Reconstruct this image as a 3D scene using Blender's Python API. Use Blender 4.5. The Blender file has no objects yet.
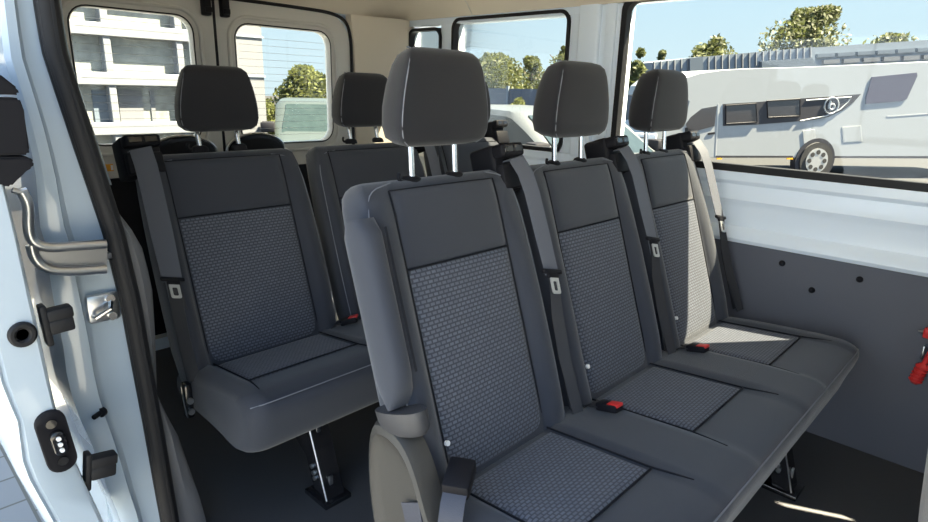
import bpy, bmesh, math, random
from mathutils import Vector, Matrix
random.seed(7)
sc = bpy.context.scene
C = sc.collection

# ---------------------------------------------------------------- camera
FPX = 605.18
camF = Vector((-0.66191101, 0.698505, -0.27196429))
camR = Vector((0.72048895, 0.69296891, 0.02626333))
camU = Vector((-0.20680786, 0.17856328, 0.96194889))
CAM = Vector((0, 0, 1.04))
cd = bpy.data.cameras.new('camera')
cam = bpy.data.objects.new('camera', cd)
C.objects.link(cam)
m = Matrix((camR, camU, -camF)).transposed().to_4x4()
m.translation = CAM
cam.matrix_world = m
cd.sensor_width = 36
cd.lens = FPX * 36 / 928
cd.clip_start = 0.02
cd.clip_end = 400
sc.camera = cam

# ---------------------------------------------------------------- light
sc.view_settings.view_transform = 'Standard'
sc.view_settings.look = 'None'
sc.view_settings.gamma = 1
sc.view_settings.exposure = 0.0
SUN_DIR = Vector((0.47, 0.47, 1.0)).normalized()
sd = bpy.data.lights.new('sun', 'SUN')
sd.energy = 78.0
sd.angle = math.radians(0.6)
sd.color = (1.0, 0.87, 0.63)
so = bpy.data.objects.new('sun', sd)
C.objects.link(so)
so.rotation_euler = SUN_DIR.to_track_quat('Z', 'Y').to_euler()
w = bpy.data.worlds.new('world')
sc.world = w
w.use_nodes = True
nt = w.node_tree
nt.nodes.clear()
out = nt.nodes.new('ShaderNodeOutputWorld')
bg = nt.nodes.new('ShaderNodeBackground')
tc = nt.nodes.new('ShaderNodeTexCoord')
sep = nt.nodes.new('ShaderNodeSeparateXYZ')
ramp = nt.nodes.new('ShaderNodeValToRGB')
nt.links.new(tc.outputs['Generated'], sep.inputs[0])
nt.links.new(sep.outputs['Z'], ramp.inputs[0])
e = ramp.color_ramp.elements
e[0].position = 0.0
e[0].color = (0.80, 0.98, 1.04, 1)
e[1].position = 0.22
e[1].color = (0.58, 0.86, 1.05, 1)
x = e.new(0.55)
x.color = (0.75, 1.05, 1.45, 1)
x = e.new(1.0)
x.color = (0.8, 1.1, 1.55, 1)
# added fill: sky strengthened and tinted bluer toward the van's near side
mp = nt.nodes.new('ShaderNodeMapRange')
nt.links.new(sep.outputs['Y'], mp.inputs[0])
mp.inputs[1].default_value = 0.15
mp.inputs[2].default_value = -0.8
mp.inputs[3].default_value = 1.0
mp.inputs[4].default_value = 1.7
tint = nt.nodes.new('ShaderNodeMix')
tint.data_type = 'RGBA'
tint.blend_type = 'MULTIPLY'
mq = nt.nodes.new('ShaderNodeMapRange')
nt.links.new(sep.outputs['Y'], mq.inputs[0])
mq.inputs[1].default_value = 0.15
mq.inputs[2].default_value = -0.6
nt.links.new(mq.outputs[0], tint.inputs[0])
nt.links.new(ramp.outputs[0], tint.inputs[6])
tint.inputs[7].default_value = (0.90, 0.97, 1.10, 1)
nt.links.new(tint.outputs[2], bg.inputs[0])
nt.links.new(mp.outputs[0], bg.inputs[1])
nt.links.new(bg.outputs[0], out.inputs[0])


# ---------------------------------------------------------------- helpers
def ray(u, v):
    return camF + camR * ((u - 464) / FPX) + camU * ((261 - v) / FPX)


def at(u, v, p0, n):
    """where the sight line of a pixel meets a real plane"""
    d = ray(u, v)
    return CAM + d * ((Vector(p0) - CAM).dot(n) / d.dot(n))


def atx(u, v, X):
    return at(u, v, (X, 0, 0), Vector((1, 0, 0)))


def aty(u, v, Y):
    return at(u, v, (0, Y, 0), Vector((0, 1, 0)))


def mat(name, col, rough=0.5, metal=0.0, coat=0.0, bump=None, noise=0.0, spec=0.5, sheen=0.0):
    M = bpy.data.materials.new(name)
    M.use_nodes = True
    n = M.node_tree.nodes
    l = M.node_tree.links
    b = n['Principled BSDF']
    b.inputs['Base Color'].default_value = (*col, 1)
    b.inputs['Roughness'].default_value = rough
    b.inputs['Metallic'].default_value = metal
    b.inputs['Coat Weight'].default_value = coat
    b.inputs['Specular IOR Level'].default_value = spec
    if sheen:
        b.inputs['Sheen Weight'].default_value = sheen
        b.inputs['Sheen Roughness'].default_value = 0.5
    if bump or noise:
        t = n.new('ShaderNodeTexCoord')
        tx = n.new('ShaderNodeTexNoise')
        tx.inputs['Scale'].default_value = bump[0] if bump else 8
        tx.inputs['Detail'].default_value = 3
        l.new(t.outputs['Object'], tx.inputs['Vector'])
        if bump:
            bp = n.new('ShaderNodeBump')
            bp.inputs['Strength'].default_value = bump[1]
            bp.inputs['Distance'].default_value = 0.002
            l.new(tx.outputs[0], bp.inputs['Height'])
            l.new(bp.outputs[0], b.inputs['Normal'])
        if noise:
            mr = n.new('ShaderNodeMapRange')
            mr.inputs[3].default_value = 1 - noise
            mr.inputs[4].default_value = 1 + noise
            l.new(tx.outputs[0], mr.inputs[0])
            mx = n.new('ShaderNodeMix')
            mx.data_type = 'RGBA'
            mx.blend_type = 'MULTIPLY'
            mx.inputs[0].default_value = 1
            mx.inputs[6].default_value = (*col, 1)
            l.new(mr.outputs[0], mx.inputs[7])
            l.new(mx.outputs[2], b.inputs['Base Color'])
    return M


def woven_mat(name, light, dark, bw=0.0125, rh=0.0082, mortar=0.0019):
    M = bpy.data.materials.new(name)
    M.use_nodes = True
    n = M.node_tree.nodes
    l = M.node_tree.links
    b = n['Principled BSDF']
    b.inputs['Roughness'].default_value = 0.8
    b.inputs['Specular IOR Level'].default_value = 0.25
    b.inputs['Sheen Weight'].default_value = 0.15
    uv = n.new('ShaderNodeTexCoord')
    br = n.new('ShaderNodeTexBrick')
    br.inputs['Scale'].default_value = 1.0
    br.inputs['Brick Width'].default_value = bw
    br.inputs['Row Height'].default_value = rh
    br.inputs['Mortar Size'].default_value = mortar
    br.inputs['Mortar Smooth'].default_value = 0.35
    br.inputs['Color1'].default_value = (*light, 1)
    br.inputs['Color2'].default_value = (*[c * 0.82 for c in light], 1)
    br.inputs['Mortar'].default_value = (*dark, 1)
    l.new(uv.outputs['UV'], br.inputs['Vector'])
    l.new(br.outputs['Color'], b.inputs['Base Color'])
    bp = n.new('ShaderNodeBump')
    bp.invert = True
    bp.inputs['Strength'].default_value = 0.5
    bp.inputs['Distance'].default_value = 0.0015
    l.new(br.outputs['Fac'], bp.inputs['Height'])
    l.new(bp.outputs[0], b.inputs['Normal'])
    return M


def glass_mat(name, tint, refl=1.0):
    M = bpy.data.materials.new(name)
    M.use_nodes = True
    n = M.node_tree.nodes
    l = M.node_tree.links
    n.remove(n['Principled BSDF'])
    o = n['Material Output']
    tr = n.new('ShaderNodeBsdfTransparent')
    tr.inputs[0].default_value = (*tint, 1)
    gl = n.new('ShaderNodeBsdfGlossy')
    gl.inputs['Roughness'].default_value = 0.02
    fr = n.new('ShaderNodeFresnel')
    fr.inputs[0].default_value = 1.45
    ml = n.new('ShaderNodeMath')
    ml.operation = 'MULTIPLY'
    ml.inputs[1].default_value = refl
    l.new(fr.outputs[0], ml.inputs[0])
    mx = n.new('ShaderNodeMixShader')
    l.new(ml.outputs[0], mx.inputs[0])
    l.new(tr.outputs[0], mx.inputs[1])
    l.new(gl.outputs[0], mx.inputs[2])
    l.new(mx.outputs[0], o.inputs[0])
    return M


M = {}
M['plain'] = mat('plain seat fabric', (0.031, 0.036, 0.050), 0.75, bump=(900, 0.25), noise=0.06, spec=0.3, sheen=0.25)
M['head'] = mat('headrest fabric', (0.0105, 0.011, 0.0155), 0.75, bump=(900, 0.25), noise=0.06, spec=0.3, sheen=0.2)
M['woven'] = woven_mat('woven insert fabric', (0.116, 0.130, 0.166), (0.046, 0.052, 0.070))
M['seam'] = mat('dark seam', (0.010, 0.011, 0.015), 0.8, spec=0.2)
M['thread'] = mat('pale thread', (0.16, 0.17, 0.20), 0.7)
M['black'] = mat('black plastic', (0.009, 0.009, 0.012), 0.6, spec=0.18, bump=(500, 0.1))
M['rubber'] = mat('black rubber', (0.013, 0.013, 0.015), 0.6, spec=0.3)
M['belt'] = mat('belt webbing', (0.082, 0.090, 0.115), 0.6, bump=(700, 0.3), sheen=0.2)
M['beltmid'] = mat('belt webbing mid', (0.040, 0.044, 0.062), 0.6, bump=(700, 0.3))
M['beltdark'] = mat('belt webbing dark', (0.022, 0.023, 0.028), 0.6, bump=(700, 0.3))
M['chrome'] = mat('chrome', (0.80, 0.80, 0.80), 0.18, 1.0)
M['steel'] = mat('brushed steel', (0.55, 0.56, 0.58), 0.3, 1.0)
M['tongue'] = mat('tongue steel', (0.50, 0.50, 0.49), 0.35, 0.5)
M['red'] = mat('red plastic', (0.62, 0.030, 0.028), 0.4)
M['blackmetal'] = mat('black metal', (0.010, 0.010, 0.012), 0.22, 0.0, coat=0.6)
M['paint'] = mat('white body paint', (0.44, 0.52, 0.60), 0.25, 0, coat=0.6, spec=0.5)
M['paintmatte'] = mat('white inner paint', (0.78, 0.87, 0.97), 0.35, 0, coat=0.3)
M['greypaint'] = mat('grey primer paint', (0.62, 0.61, 0.58), 0.4, coat=0.2)
M['headliner'] = mat('beige headliner', (0.74, 0.67, 0.56), 0.9, bump=(400, 0.2), noise=0.03)
M['panel'] = mat('grey lining panel', (0.098, 0.104, 0.128), 0.6, bump=(600, 0.15), noise=0.03)
M['darktrim'] = mat('dark trim plastic', (0.045, 0.046, 0.052), 0.5, bump=(700, 0.25))
M['greytrim'] = mat('grey trim plastic', (0.15, 0.152, 0.165), 0.5, bump=(700, 0.25))
M['beigeplastic'] = mat('grey beige plastic', (0.040, 0.038, 0.035), 0.55, bump=(700, 0.25), noise=0.04)
M['floor'] = mat('dark rubber floor', (0.050, 0.052, 0.057), 0.65, spec=0.35, bump=(300, 0.2), noise=0.1)
M['glass'] = glass_mat('window glass', (0.975, 0.99, 0.985), 0.7)
M['darkglass'] = mat('dark vehicle glass', (0.018, 0.022, 0.026), 0.08, coat=0.3)
M['amber'] = mat('amber reflector', (0.75, 0.33, 0.02), 0.3)
M['label'] = mat('white label', (0.8, 0.8, 0.8), 0.5)
M['drivercloth'] = mat('ribbed grey cloth', (0.30, 0.275, 0.25), 0.85, bump=(300, 0.6), noise=0.08, sheen=0.3)


def link_mesh(name, bm, material, parent=None, smooth=True, mods=True):
    bmesh.ops.recalc_face_normals(bm, faces=bm.faces)
    me = bpy.data.meshes.new(name)
    bm.to_mesh(me)
    bm.free()
    if smooth:
        for p in me.polygons:
            p.use_smooth = True
        try:
            me.set_sharp_from_angle(angle=math.radians(38))
        except Exception:
            pass
    ms = material if isinstance(material, (list, tuple)) else [material]
    for k in ms:
        me.materials.append(k)
    o = bpy.data.objects.new(name, me)
    C.objects.link(o)
    if parent:
        o.parent = parent
    return o


def empty(name, loc=(0, 0, 0), rz=0.0):
    o = bpy.data.objects.new(name, None)
    o.empty_display_size = 0.05
    C.objects.link(o)
    o.location = loc
    o.rotation_euler = (0, 0, rz)
    return o


def tag(o, label, cat, group=None, kind=None):
    if label:
        o['label'] = label
    if cat:
        o['category'] = cat
    if group:
        o['group'] = group
    if kind:
        o['kind'] = kind
    return o


def structure(o):
    o['kind'] = 'structure'
    return o


def box(bm, a, b, bevel=0.0, seg=2, mtx=None):
    a = Vector(a)
    b = Vector(b)
    r = bmesh.ops.create_cube(bm, size=1)
    vs = r['verts']
    for v in vs:
        v.co = Vector(((a[i] + b[i]) / 2 + v.co[i] * abs(b[i] - a[i]) for i in range(3)))
    if bevel > 0:
        es = list({ed for v in vs for ed in v.link_edges})
        r2 = bmesh.ops.bevel(bm, geom=es, offset=bevel, segments=seg, profile=0.5, affect='EDGES')
        vs = list({v for f in r2['faces'] for v in f.verts} | {v for v in vs if v.is_valid})
    if mtx:
        for v in vs:
            v.co = mtx @ v.co
    return vs


def frame_at(p, q, up=(0, 0, 1)):
    p = Vector(p)
    q = Vector(q)
    z = (q - p).normalized()
    up = Vector(up)
    if abs(z.dot(up)) > 0.95:
        up = Vector((1, 0, 0))
    xx = up.cross(z).normalized()
    yy = z.cross(xx)
    return xx, yy, z


def tube(bm, pts, r, n=8, closed=False, flat=None, up=(0, 0, 1)):
    """round tube (or flat strip of half sizes flat=(a, b)) along points"""
    pts = [Vector(p) for p in pts]
    N = len(pts)
    rings = []
    prevx = None
    for i, p in enumerate(pts):
        if closed:
            t = pts[(i + 1) % N] - pts[i - 1]
        else:
            t = pts[min(i + 1, N - 1)] - pts[max(i - 1, 0)]
        t.normalize()
        if prevx is None:
            uu = Vector(up)
            if abs(t.dot(uu)) > 0.95:
                uu = Vector((1, 0, 0.1))
            xx = uu.cross(t).normalized()
        else:
            xx = (prevx - t * prevx.dot(t)).normalized()
        prevx = xx
        yy = t.cross(xx)
        rr = r[i] if isinstance(r, (list, tuple)) else r
        ring = []
        for k in range(n):
            a = 2 * math.pi * (k + 0.5) / n
            if flat:
                cx = max(-1, min(1, math.cos(a) * 1.6)) * flat[0]
                cy = max(-1, min(1, math.sin(a) * 1.6)) * flat[1]
            else:
                cx, cy = math.cos(a) * rr, math.sin(a) * rr
            ring.append(bm.verts.new(p + xx * cx + yy * cy))
        rings.append(ring)
    rng = N if closed else N - 1
    for i in range(rng):
        A = rings[i]
        B = rings[(i + 1) % N]
        for k in range(n):
            bm.faces.new((A[k], A[(k + 1) % n], B[(k + 1) % n], B[k]))
    if not closed:
        bm.faces.new(rings[0][::-1])
        bm.faces.new(rings[-1])


def ribbon(bm, pts, half, thick, side):
    """flat webbing along pts, `side` = width direction"""
    rows = []
    N = len(pts)
    pts = [Vector(p) for p in pts]
    for i, p in enumerate(pts):
        t = (pts[min(i + 1, N - 1)] - pts[max(i - 1, 0)]).normalized()
        s = Vector(side[i] if isinstance(side, list) else side)
        s = (s - t * s.dot(t)).normalized()
        nn = t.cross(s)
        h = half[i] if isinstance(half, (list, tuple)) else half
        rows.append([bm.verts.new(p + s * a * h + nn * b * thick) for a, b in ((-1, -1), (1, -1), (1, 1), (-1, 1))])
    for i in range(N - 1):
        A, B = rows[i], rows[i + 1]
        for k in range(4):
            bm.faces.new((A[k], A[(k + 1) % 4], B[(k + 1) % 4], B[k]))
    bm.faces.new(rows[0][::-1])
    bm.faces.new(rows[-1])


def loft(bm, levels, cap=True, closed_loop=True):
    rings = [[bm.verts.new(p) for p in L] for L in levels]
    n = len(rings[0])
    for A, B in zip(rings[:-1], rings[1:]):
        for k in range(n if closed_loop else n - 1):
            bm.faces.new((A[k], A[(k + 1) % n], B[(k + 1) % n], B[k]))
    if cap and closed_loop:
        bm.faces.new(rings[0][::-1])
        bm.faces.new(rings[-1])
    return rings


def chaikin(p, it=2, closed=True):
    for _ in range(it):
        q = []
        n = len(p)
        for i in range(n if closed else n - 1):
            a, b = p[i], p[(i + 1) % n]
            q.append(tuple(a[k] * 0.75 + b[k] * 0.25 for k in range(len(a))))
            q.append(tuple(a[k] * 0.25 + b[k] * 0.75 for k in range(len(a))))
        if not closed:
            q = [p[0]] + q + [p[-1]]
        p = q
    return p


def extrude_poly(bm, poly3, vec):
    """closed polygon (list of 3-D points) pushed along vec"""
    A = [bm.verts.new(Vector(p)) for p in poly3]
    B = [bm.verts.new(Vector(p) + Vector(vec)) for p in poly3]
    n = len(A)
    bm.faces.new(A)
    bm.faces.new(B[::-1])
    for k in range(n):
        bm.faces.new((A[k], B[k], B[(k + 1) % n], A[(k + 1) % n]))


def rrect(a0, b0, a1, b1, r, seg=6):
    """rounded rectangle outline, counter-clockwise"""
    pts = []
    for cx, cy, s in ((a1 - r, b1 - r, 0), (a0 + r, b1 - r, 90), (a0 + r, b0 + r, 180), (a1 - r, b0 + r, 270)):
        for k in range(seg + 1):
            a = math.radians(s + 90 * k / seg)
            pts.append((cx + r * math.cos(a), cy + r * math.sin(a)))
    return pts


def holed(bm, outer, inner, to3, thick):
    """plate with one hole; outer / inner are equal-length outlines"""
    loops = []
    for d in (0, thick):
        loops.append([[bm.verts.new(to3(a, b, d)) for a, b in L] for L in (outer, inner)])
    n = len(outer)
    for k in range(n):
        j = (k + 1) % n
        (o0, i0), (o1, i1) = loops
        bm.faces.new((o0[k], o0[j], i0[j], i0[k]))
        bm.faces.new((o1[k], i1[k], i1[j], o1[j]))
        bm.faces.new((o0[k], o1[k], o1[j], o0[j]))
        bm.faces.new((i0[k], i0[j], i1[j], i1[k]))


def disc(bm, c, axis, r, h, n=20, r2=None):
    axis = Vector(axis).normalized()
    xx, yy, _ = frame_at((0, 0, 0), axis)
    c = Vector(c)
    A = [c + xx * r * math.cos(2 * math.pi * k / n) + yy * r * math.sin(2 * math.pi * k / n) for k in range(n)]
    rb = r if r2 is None else r2
    B = [c + axis * h + xx * rb * math.cos(2 * math.pi * k / n) + yy * rb * math.sin(2 * math.pi * k / n) for k in range(n)]
    loft(bm, [A, B])


def grid_mesh(name, fn, nu, nv, material, parent, usize, vsize, thick=0.0):
    """patch from fn(a,b), a,b in 0..1, with metric UVs and turned-in rims"""
    bm = bmesh.new()
    uvl = bm.loops.layers.uv.new('UVMap')
    g = [[bm.verts.new(fn(i / nu, j / nv)) for j in range(nv + 1)] for i in range(nu + 1)]
    uv = {}
    for i in range(nu + 1):
        for j in range(nv + 1):
            uv[g[i][j]] = (i / nu * usize, j / nv * vsize)
    for i in range(nu):
        for j in range(nv):
            f = bm.faces.new((g[i][j], g[i + 1][j], g[i + 1][j + 1], g[i][j + 1]))
            for lp in f.loops:
                lp[uvl].uv = uv[lp.vert]
    o = link_mesh(name, bm, material, parent)
    if thick:
        md = o.modifiers.new('thickness', 'SOLIDIFY')
        md.thickness = thick
        md.offset = -1
    return o


# ================================================================ SETTING
YF = 2.05          # inner face of the far side wall
XR = -2.42         # inner face of the rear doors
YN = 0.40          # inner face of the near side wall
XEND = 1.3

# ground
def paving_mat():
    Mx = mat('paving', (0.36, 0.34, 0.31), 0.85)
    n = Mx.node_tree.nodes
    l = Mx.node_tree.links
    t = n.new('ShaderNodeTexCoord')
    br = n.new('ShaderNodeTexBrick')
    br.inputs['Scale'].default_value = 1
    br.inputs['Brick Width'].default_value = 0.21
    br.inputs['Row Height'].default_value = 0.16
    br.inputs['Mortar Size'].default_value = 0.006
    br.inputs['Color1'].default_value = (0.24, 0.25, 0.26, 1)
    br.inputs['Color2'].default_value = (0.20, 0.21, 0.22, 1)
    br.inputs['Mortar'].default_value = (0.12, 0.12, 0.11, 1)
    l.new(t.outputs['Object'], br.inputs['Vector'])
    l.new(br.outputs['Color'], n['Principled BSDF'].inputs['Base Color'])
    return Mx


GZ = -0.62
bm = bmesh.new()
box(bm, (-90, -60, GZ - 0.3), (60, 130, GZ - 0.02))
structure(link_mesh('ground', bm, mat('asphalt', (0.026, 0.027, 0.029), 0.95, bump=(60, 0.3), noise=0.15, spec=0.08), smooth=False))
bm = bmesh.new()
box(bm, (-5.5, -9, GZ - 0.1), (9, 2.6, GZ))
structure(link_mesh('trim_4', bm, paving_mat(), smooth=False))
# unseen hall added behind the camera to bounce sunlight into the van
bm = bmesh.new()
box(bm, (-12, -13, GZ), (14, -9, 5.5))
for q in range(9):
    box(bm, (-11 + q * 2.8, -9.02, 0.4), (-9.4 + q * 2.8, -8.94, 2.2), 0.02, 1)
structure(link_mesh('wall_bounce', bm, mat('bounce render', (0.21, 0.275, 0.41), 0.8, noise=0.05), smooth=False))

# van floor with its step edge
bm = bmesh.new()
box(bm, (-2.46, 0.36, -0.06), (XEND, YF + 0.03, 0.0))
box(bm, (-1.25, 0.16, -0.30), (XEND, 0.36, -0.24))
structure(link_mesh('floor', bm, M['floor'], smooth=False))

# ceiling: headliner with coves along both sides and the rear
def ceil_profile(zc):
    return [(YF + 0.03, 1.352), (YF - 0.015, 1.352), (YF - 0.05, zc * .45 + 1.35 * .55), (YF - 0.13, zc * .9 + 1.35 * .1), (YF - 0.25, zc), (1.2, zc + 0.01), (0.62, zc), (0.48, zc * .8 + 1.36 * .2), (0.36, 1.37), (0.30, 1.36), (0.30, 1.56), (YF + 0.03, 1.56)]


bm = bmesh.new()
lv = []
for X, zc in ((-2.47, 1.352), (-2.415, 1.354), (-2.37, 1.40), (-2.29, 1.44), (-2.15, 1.45), (-1.6, 1.46), (-0.6, 1.46), (XEND, 1.46)):
    lv.append([Vector((X, y, z)) for y, z in ceil_profile(zc)])
loft(bm, lv)
ceil = structure(link_mesh('ceiling', bm, M['headliner']))
bm = bmesh.new()
for X in (-1.92,):
    pr_ = ceil_profile(1.457)[1:9]
    tube(bm, [(X, y, z - 0.0005) for y, z in pr_], 0.002, 6)
link_mesh('headliner_joint', bm, M['greypaint'], ceil)

# ---- far wall (right in the photo)
bm = bmesh.new()
prof = [(YF + 0.012, 0.0), (YF + 0.012, 0.572), (YF - 0.012, 0.578), (YF - 0.018, 0.590), (YF - 0.012, 0.612), (YF + 0.008, 0.628), (YF + 0.012, 0.690),
        (YF + 0.006, 0.704), (YF + 0.000, 0.716), (YF + 0.007, 0.735), (YF + 0.008, 0.765), (YF - 0.004, 0.778), (YF - 0.006, 0.806), (YF + 0.03, 0.812), (YF + 0.07, 0.80), (YF + 0.07, 0.0)]
loft(bm, [[Vector((X, y, z)) for y, z in prof] for X in (-2.46, XEND)])
# header above the windows
box(bm, (-2.46, YF, 1.325), (-1.31, YF + 0.07, 1.56))
box(bm, (-1.31, YF, 1.352), (XEND, YF + 0.07, 1.56))
# posts between the windows
for x0, x1 in ((-2.46, -2.345), (-2.135, -2.045), (-1.435, -1.185), ):
    box(bm, (x0, YF + 0.004, 0.79), (x1, YF + 0.07, 1.36), 0.008)
box(bm, (-1.375, YF - 0.016, 0.80), (-1.285, YF + 0.03, 1.37), 0.010, 3)
box(bm, (-1.262, YF - 0.006, 0.80), (-1.222, YF + 0.03, 1.37), 0.005, 2)
# unseen cab side; slanted slit added to shape the floor's sun strip
for poly in ([(-0.175, 0.79), (0.213, 0.79), (0.110, 0.99), (-0.175, 0.99)], [(0.258, 0.79), (XEND, 0.79), (XEND, 0.99), (0.153, 0.99)], [(-0.175, 0.99), (XEND, 0.99), (XEND, 1.36), (-0.175, 1.36)]):
    extrude_poly(bm, [Vector((a, YF + 0.004, b)) for a, b in poly], (0, 0.008, 0))
wall = structure(link_mesh('wall_right', bm, M['paintmatte'], smooth=True))
bm = bmesh.new()
box(bm, (-2.40, YF, 0.0), (XEND, YF + 0.016, 0.576))
link_mesh('lining_panel', bm, M['panel'], wall, smooth=False)
for (xx, zz) in ((-0.545, 0.535), (-0.33, 0.532), (-0.448, 0.469)):
    bm = bmesh.new()
    lvv = []
    for r, d in ((0.0095, 0), (0.0092, 0.003), (0.007, 0.006), (0.003, 0.0075)):
        lvv.append([Vector((xx + r * math.cos(2 * math.pi * k / 16), YF - d, zz + r * math.sin(2 * math.pi * k / 16))) for k in range(16)])
    loft(bm, lvv)
    link_mesh('panel_clip', bm, M['black'], wall)


def side_window(num, x0, x1, z0, z1, label_parts=True):
    root = structure(empty('window_%d' % num, ((x0 + x1) / 2, YF, z0)))
    L = root.location
    # rubber frame
    bm = bmesh.new()
    rw = 0.010 if num == 1 else 0.003
    outer = rrect(x0 - 0.011, z0 - 0.012, x1 + 0.011, z1 + 0.010, 0.045)
    inner = rrect(x0 + rw, z0 + rw + 0.004, x1 - rw, z1 - rw, 0.035)
    holed(bm, outer, inner, lambda a, b, d: Vector((a, YF - 0.004 + d, b)) - L, 0.035)
    link_mesh('rubber_frame', bm, M['rubber'], root)
    bm = bmesh.new()
    box(bm, Vector((x0, YF + 0.018, z0)) - L, Vector((x1, YF + 0.023, z1)) - L)
    link_mesh('pane', bm, M['glass'], root, smooth=False)
    return root


side_window(1, -1.19, -0.17, 0.815, 1.362)
side_window(2, -2.045, -1.43, 0.815, 1.337)
side_window(3, -2.345, -2.135, 0.83, 1.305)

# beige corner trim between the rear frame and the small side window
bm = bmesh.new()
cols = []
for z in (0.0, 0.80, 0.86, 1.10, 1.22, 1.30, 1.355):
    k = 0.0 if z < 1.2 else (z - 1.2) * 0.12
    cols.append([Vector(p) for p in ((XR - 0.02, 1.765 - k, z), (XR + 0.012, 1.772 - k, z), (XR + 0.025, 1.83 - k, z), (XR + 0.05, 1.95 - k, z), (XR + 0.075, YF + 0.0, z), (XR + 0.075, YF + 0.03, z), (XR - 0.03, YF + 0.03, z), (XR - 0.03, 1.765, z))])
loft(bm, cols)
structure(link_mesh('trim_2', bm, M['headliner']))

# ---- rear frame and the two rear doors
bm = bmesh.new()
box(bm, (XR - 0.045, 0.30, 0.0), (XR - 0.005, 0.515, 1.56))
box(bm, (XR - 0.045, 1.76, 0.0), (XR - 0.005, YF + 0.03, 1.56))
box(bm, (XR - 0.045, 0.30, 1.352), (XR - 0.012, YF + 0.03, 1.56))
box(bm, (XR - 0.045, 0.30, -0.3), (XR - 0.005, YF + 0.03, 0.05))
box(bm, (XR - 0.060, 1.58, 1.29), (XR - 0.0405, 1.80, 1.40))
box(bm, (XR - 0.060, 0.46, 1.29), (XR - 0.0405, 0.70, 1.40))
structure(link_mesh('wall_back', bm, M['paintmatte'], smooth=False))


def rear_door(num, y0, y1, wy0, wy1, wz0, wz1, outer_side, label):
    root = structure(empty('door_%d' % num, (XR, (y0 + y1) / 2, 0.05)))
    L = root.location
    # skin with window hole; the top outer corner is rounded
    zt = 1.352
    seg = 6
    out_l = rrect(y0, 0.05, y1, zt, 0.02, seg)
    R = 0.13
    pts = []
    for idx, (cx, cy, s) in enumerate((((y1), zt, 0), ((y0), zt, 90), (y0, 0.05, 180), (y1, 0.05, 270))):
        r = R if ((idx == 0 and outer_side > 0) or (idx == 1 and outer_side < 0)) else 0.015
        ccx = cx - r if idx in (0, 3) else cx + r
        ccy = cy - r if idx in (0, 1) else cy + r
        for k in range(seg + 1):
            a = math.radians(s + 90 * k / seg)
            pts.append((ccx + r * math.cos(a), ccy + r * math.sin(a)))
    inner = rrect(wy0, wz0, wy1, wz1, 0.06, seg)
    bm = bmesh.new()
    holed(bm, pts, inner, lambda a, b, d: Vector((XR - d, a, b)) - L, 0.04)
    # pressed beads round the window and down the door
    bead = rrect(wy0 - 0.030, wz0 - 0.035, wy1 + 0.030, wz1 + 0.028, 0.085, seg)
    tube(bm, [Vector((XR + 0.001, a, b)) - L for a, b in bead], 0.008, 8, True)
    o = link_mesh('door_skin', bm, M['greypaint'], root)
    bm = bmesh.new()
    bead2 = rrect(wy0 - 0.004, wz0 - 0.004, wy1 + 0.004, wz1 + 0.004, 0.062, seg)
    tube(bm, [Vector((XR - 0.002, a, b)) - L for a, b in bead2], 0.0035, 8, True)
    link_mesh('window_seal', bm, M['rubber'], root)
    bm = bmesh.new()
    box(bm, Vector((XR - 0.030, wy0 - 0.02, wz0 - 0.02)) - L, Vector((XR - 0.026, wy1 + 0.02, wz1 + 0.02)) - L)
    link_mesh('pane', bm, M['glass'], root, smooth=False)
    bm = bmesh.new()
    z = wz0 + 0.03
    while z < wz1 - 0.03:
        box(bm, Vector((XR - 0.0258, wy0 + 0.02, z)) - L, Vector((XR - 0.0254, wy1 - 0.02, z + 0.0012)) - L)
        z += 0.028
    link_mesh('heating_wires', bm, M['label'], root, smooth=False)
    # lower trim
    bm = bmesh.new()
    box(bm, Vector((XR - 0.002, y0 + 0.03, 0.07)) - L, Vector((XR + 0.014, y1 - 0.03, 0.70)) - L, 0.006)
    link_mesh('lower_trim', bm, M['black'], root)
    # top latch box beside the gap
    yl = y1 - 0.045 if outer_side < 0 else y0 + 0.015
    bm = bmesh.new()
    box(bm, Vector((XR - 0.002, yl, 1.285)) - L, Vector((XR + 0.03, yl + 0.032, 1.36)) - L, 0.006)
    box(bm, Vector((XR + 0.028, yl + 0.004, 1.295)) - L, Vector((XR + 0.04, yl + 0.028, 1.315)) - L, 0.003)
    link_mesh('latch', bm, M['black'], root)
    # domed cover low on the door
    yc = y1 - 0.16 if outer_side < 0 else y0 + 0.13
    bm = bmesh.new()
    lv = []
    for r, d in ((1.0, 0.0), (0.96, 0.02), (0.80, 0.035), (0.4, 0.042)):
        lv.append([Vector((XR + d, yc + r * 0.125 * math.cos(2 * math.pi * k / 28), 0.775 + r * 0.062 * math.sin(2 * math.pi * k / 28))) - L for k in range(28)])
    loft(bm, lv)
    dome = link_mesh('motor_cover', bm, M['black'], root)
    bm = bmesh.new()
    tube(bm, [Vector((XR + 0.004, yc + 0.13 * math.cos(2 * math.pi * k / 28), 0.775 + 0.067 * math.sin(2 * math.pi * k / 28))) - L for k in range(28)], 0.006, 6, True)
    link_mesh('cover_rim', bm, M['steel'], root)
    return root


d1 = rear_door(1, 0.52, 1.118, 0.632, 1.035, 0.82, 1.275, -1, '')
d2 = rear_door(2, 1.130, 1.752, 1.205, 1.645, 0.80, 1.268, 1, '')
bm = bmesh.new()
L = d1.location
box(bm, Vector((XR, 0.668, 0.726)) - L, Vector((XR + 0.006, 0.706, 0.752)) - L, 0.002)
rf = link_mesh('reflector', bm, M['amber'], d1)
rf['label'] = 'small amber reflector'
bm = bmesh.new()
box(bm, Vector((XR + 0.0055, 0.697, 0.730)) - L, Vector((XR + 0.0068, 0.704, 0.748)) - L)
link_mesh('reflector_label', bm, M['label'], rf, smooth=False)
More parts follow.
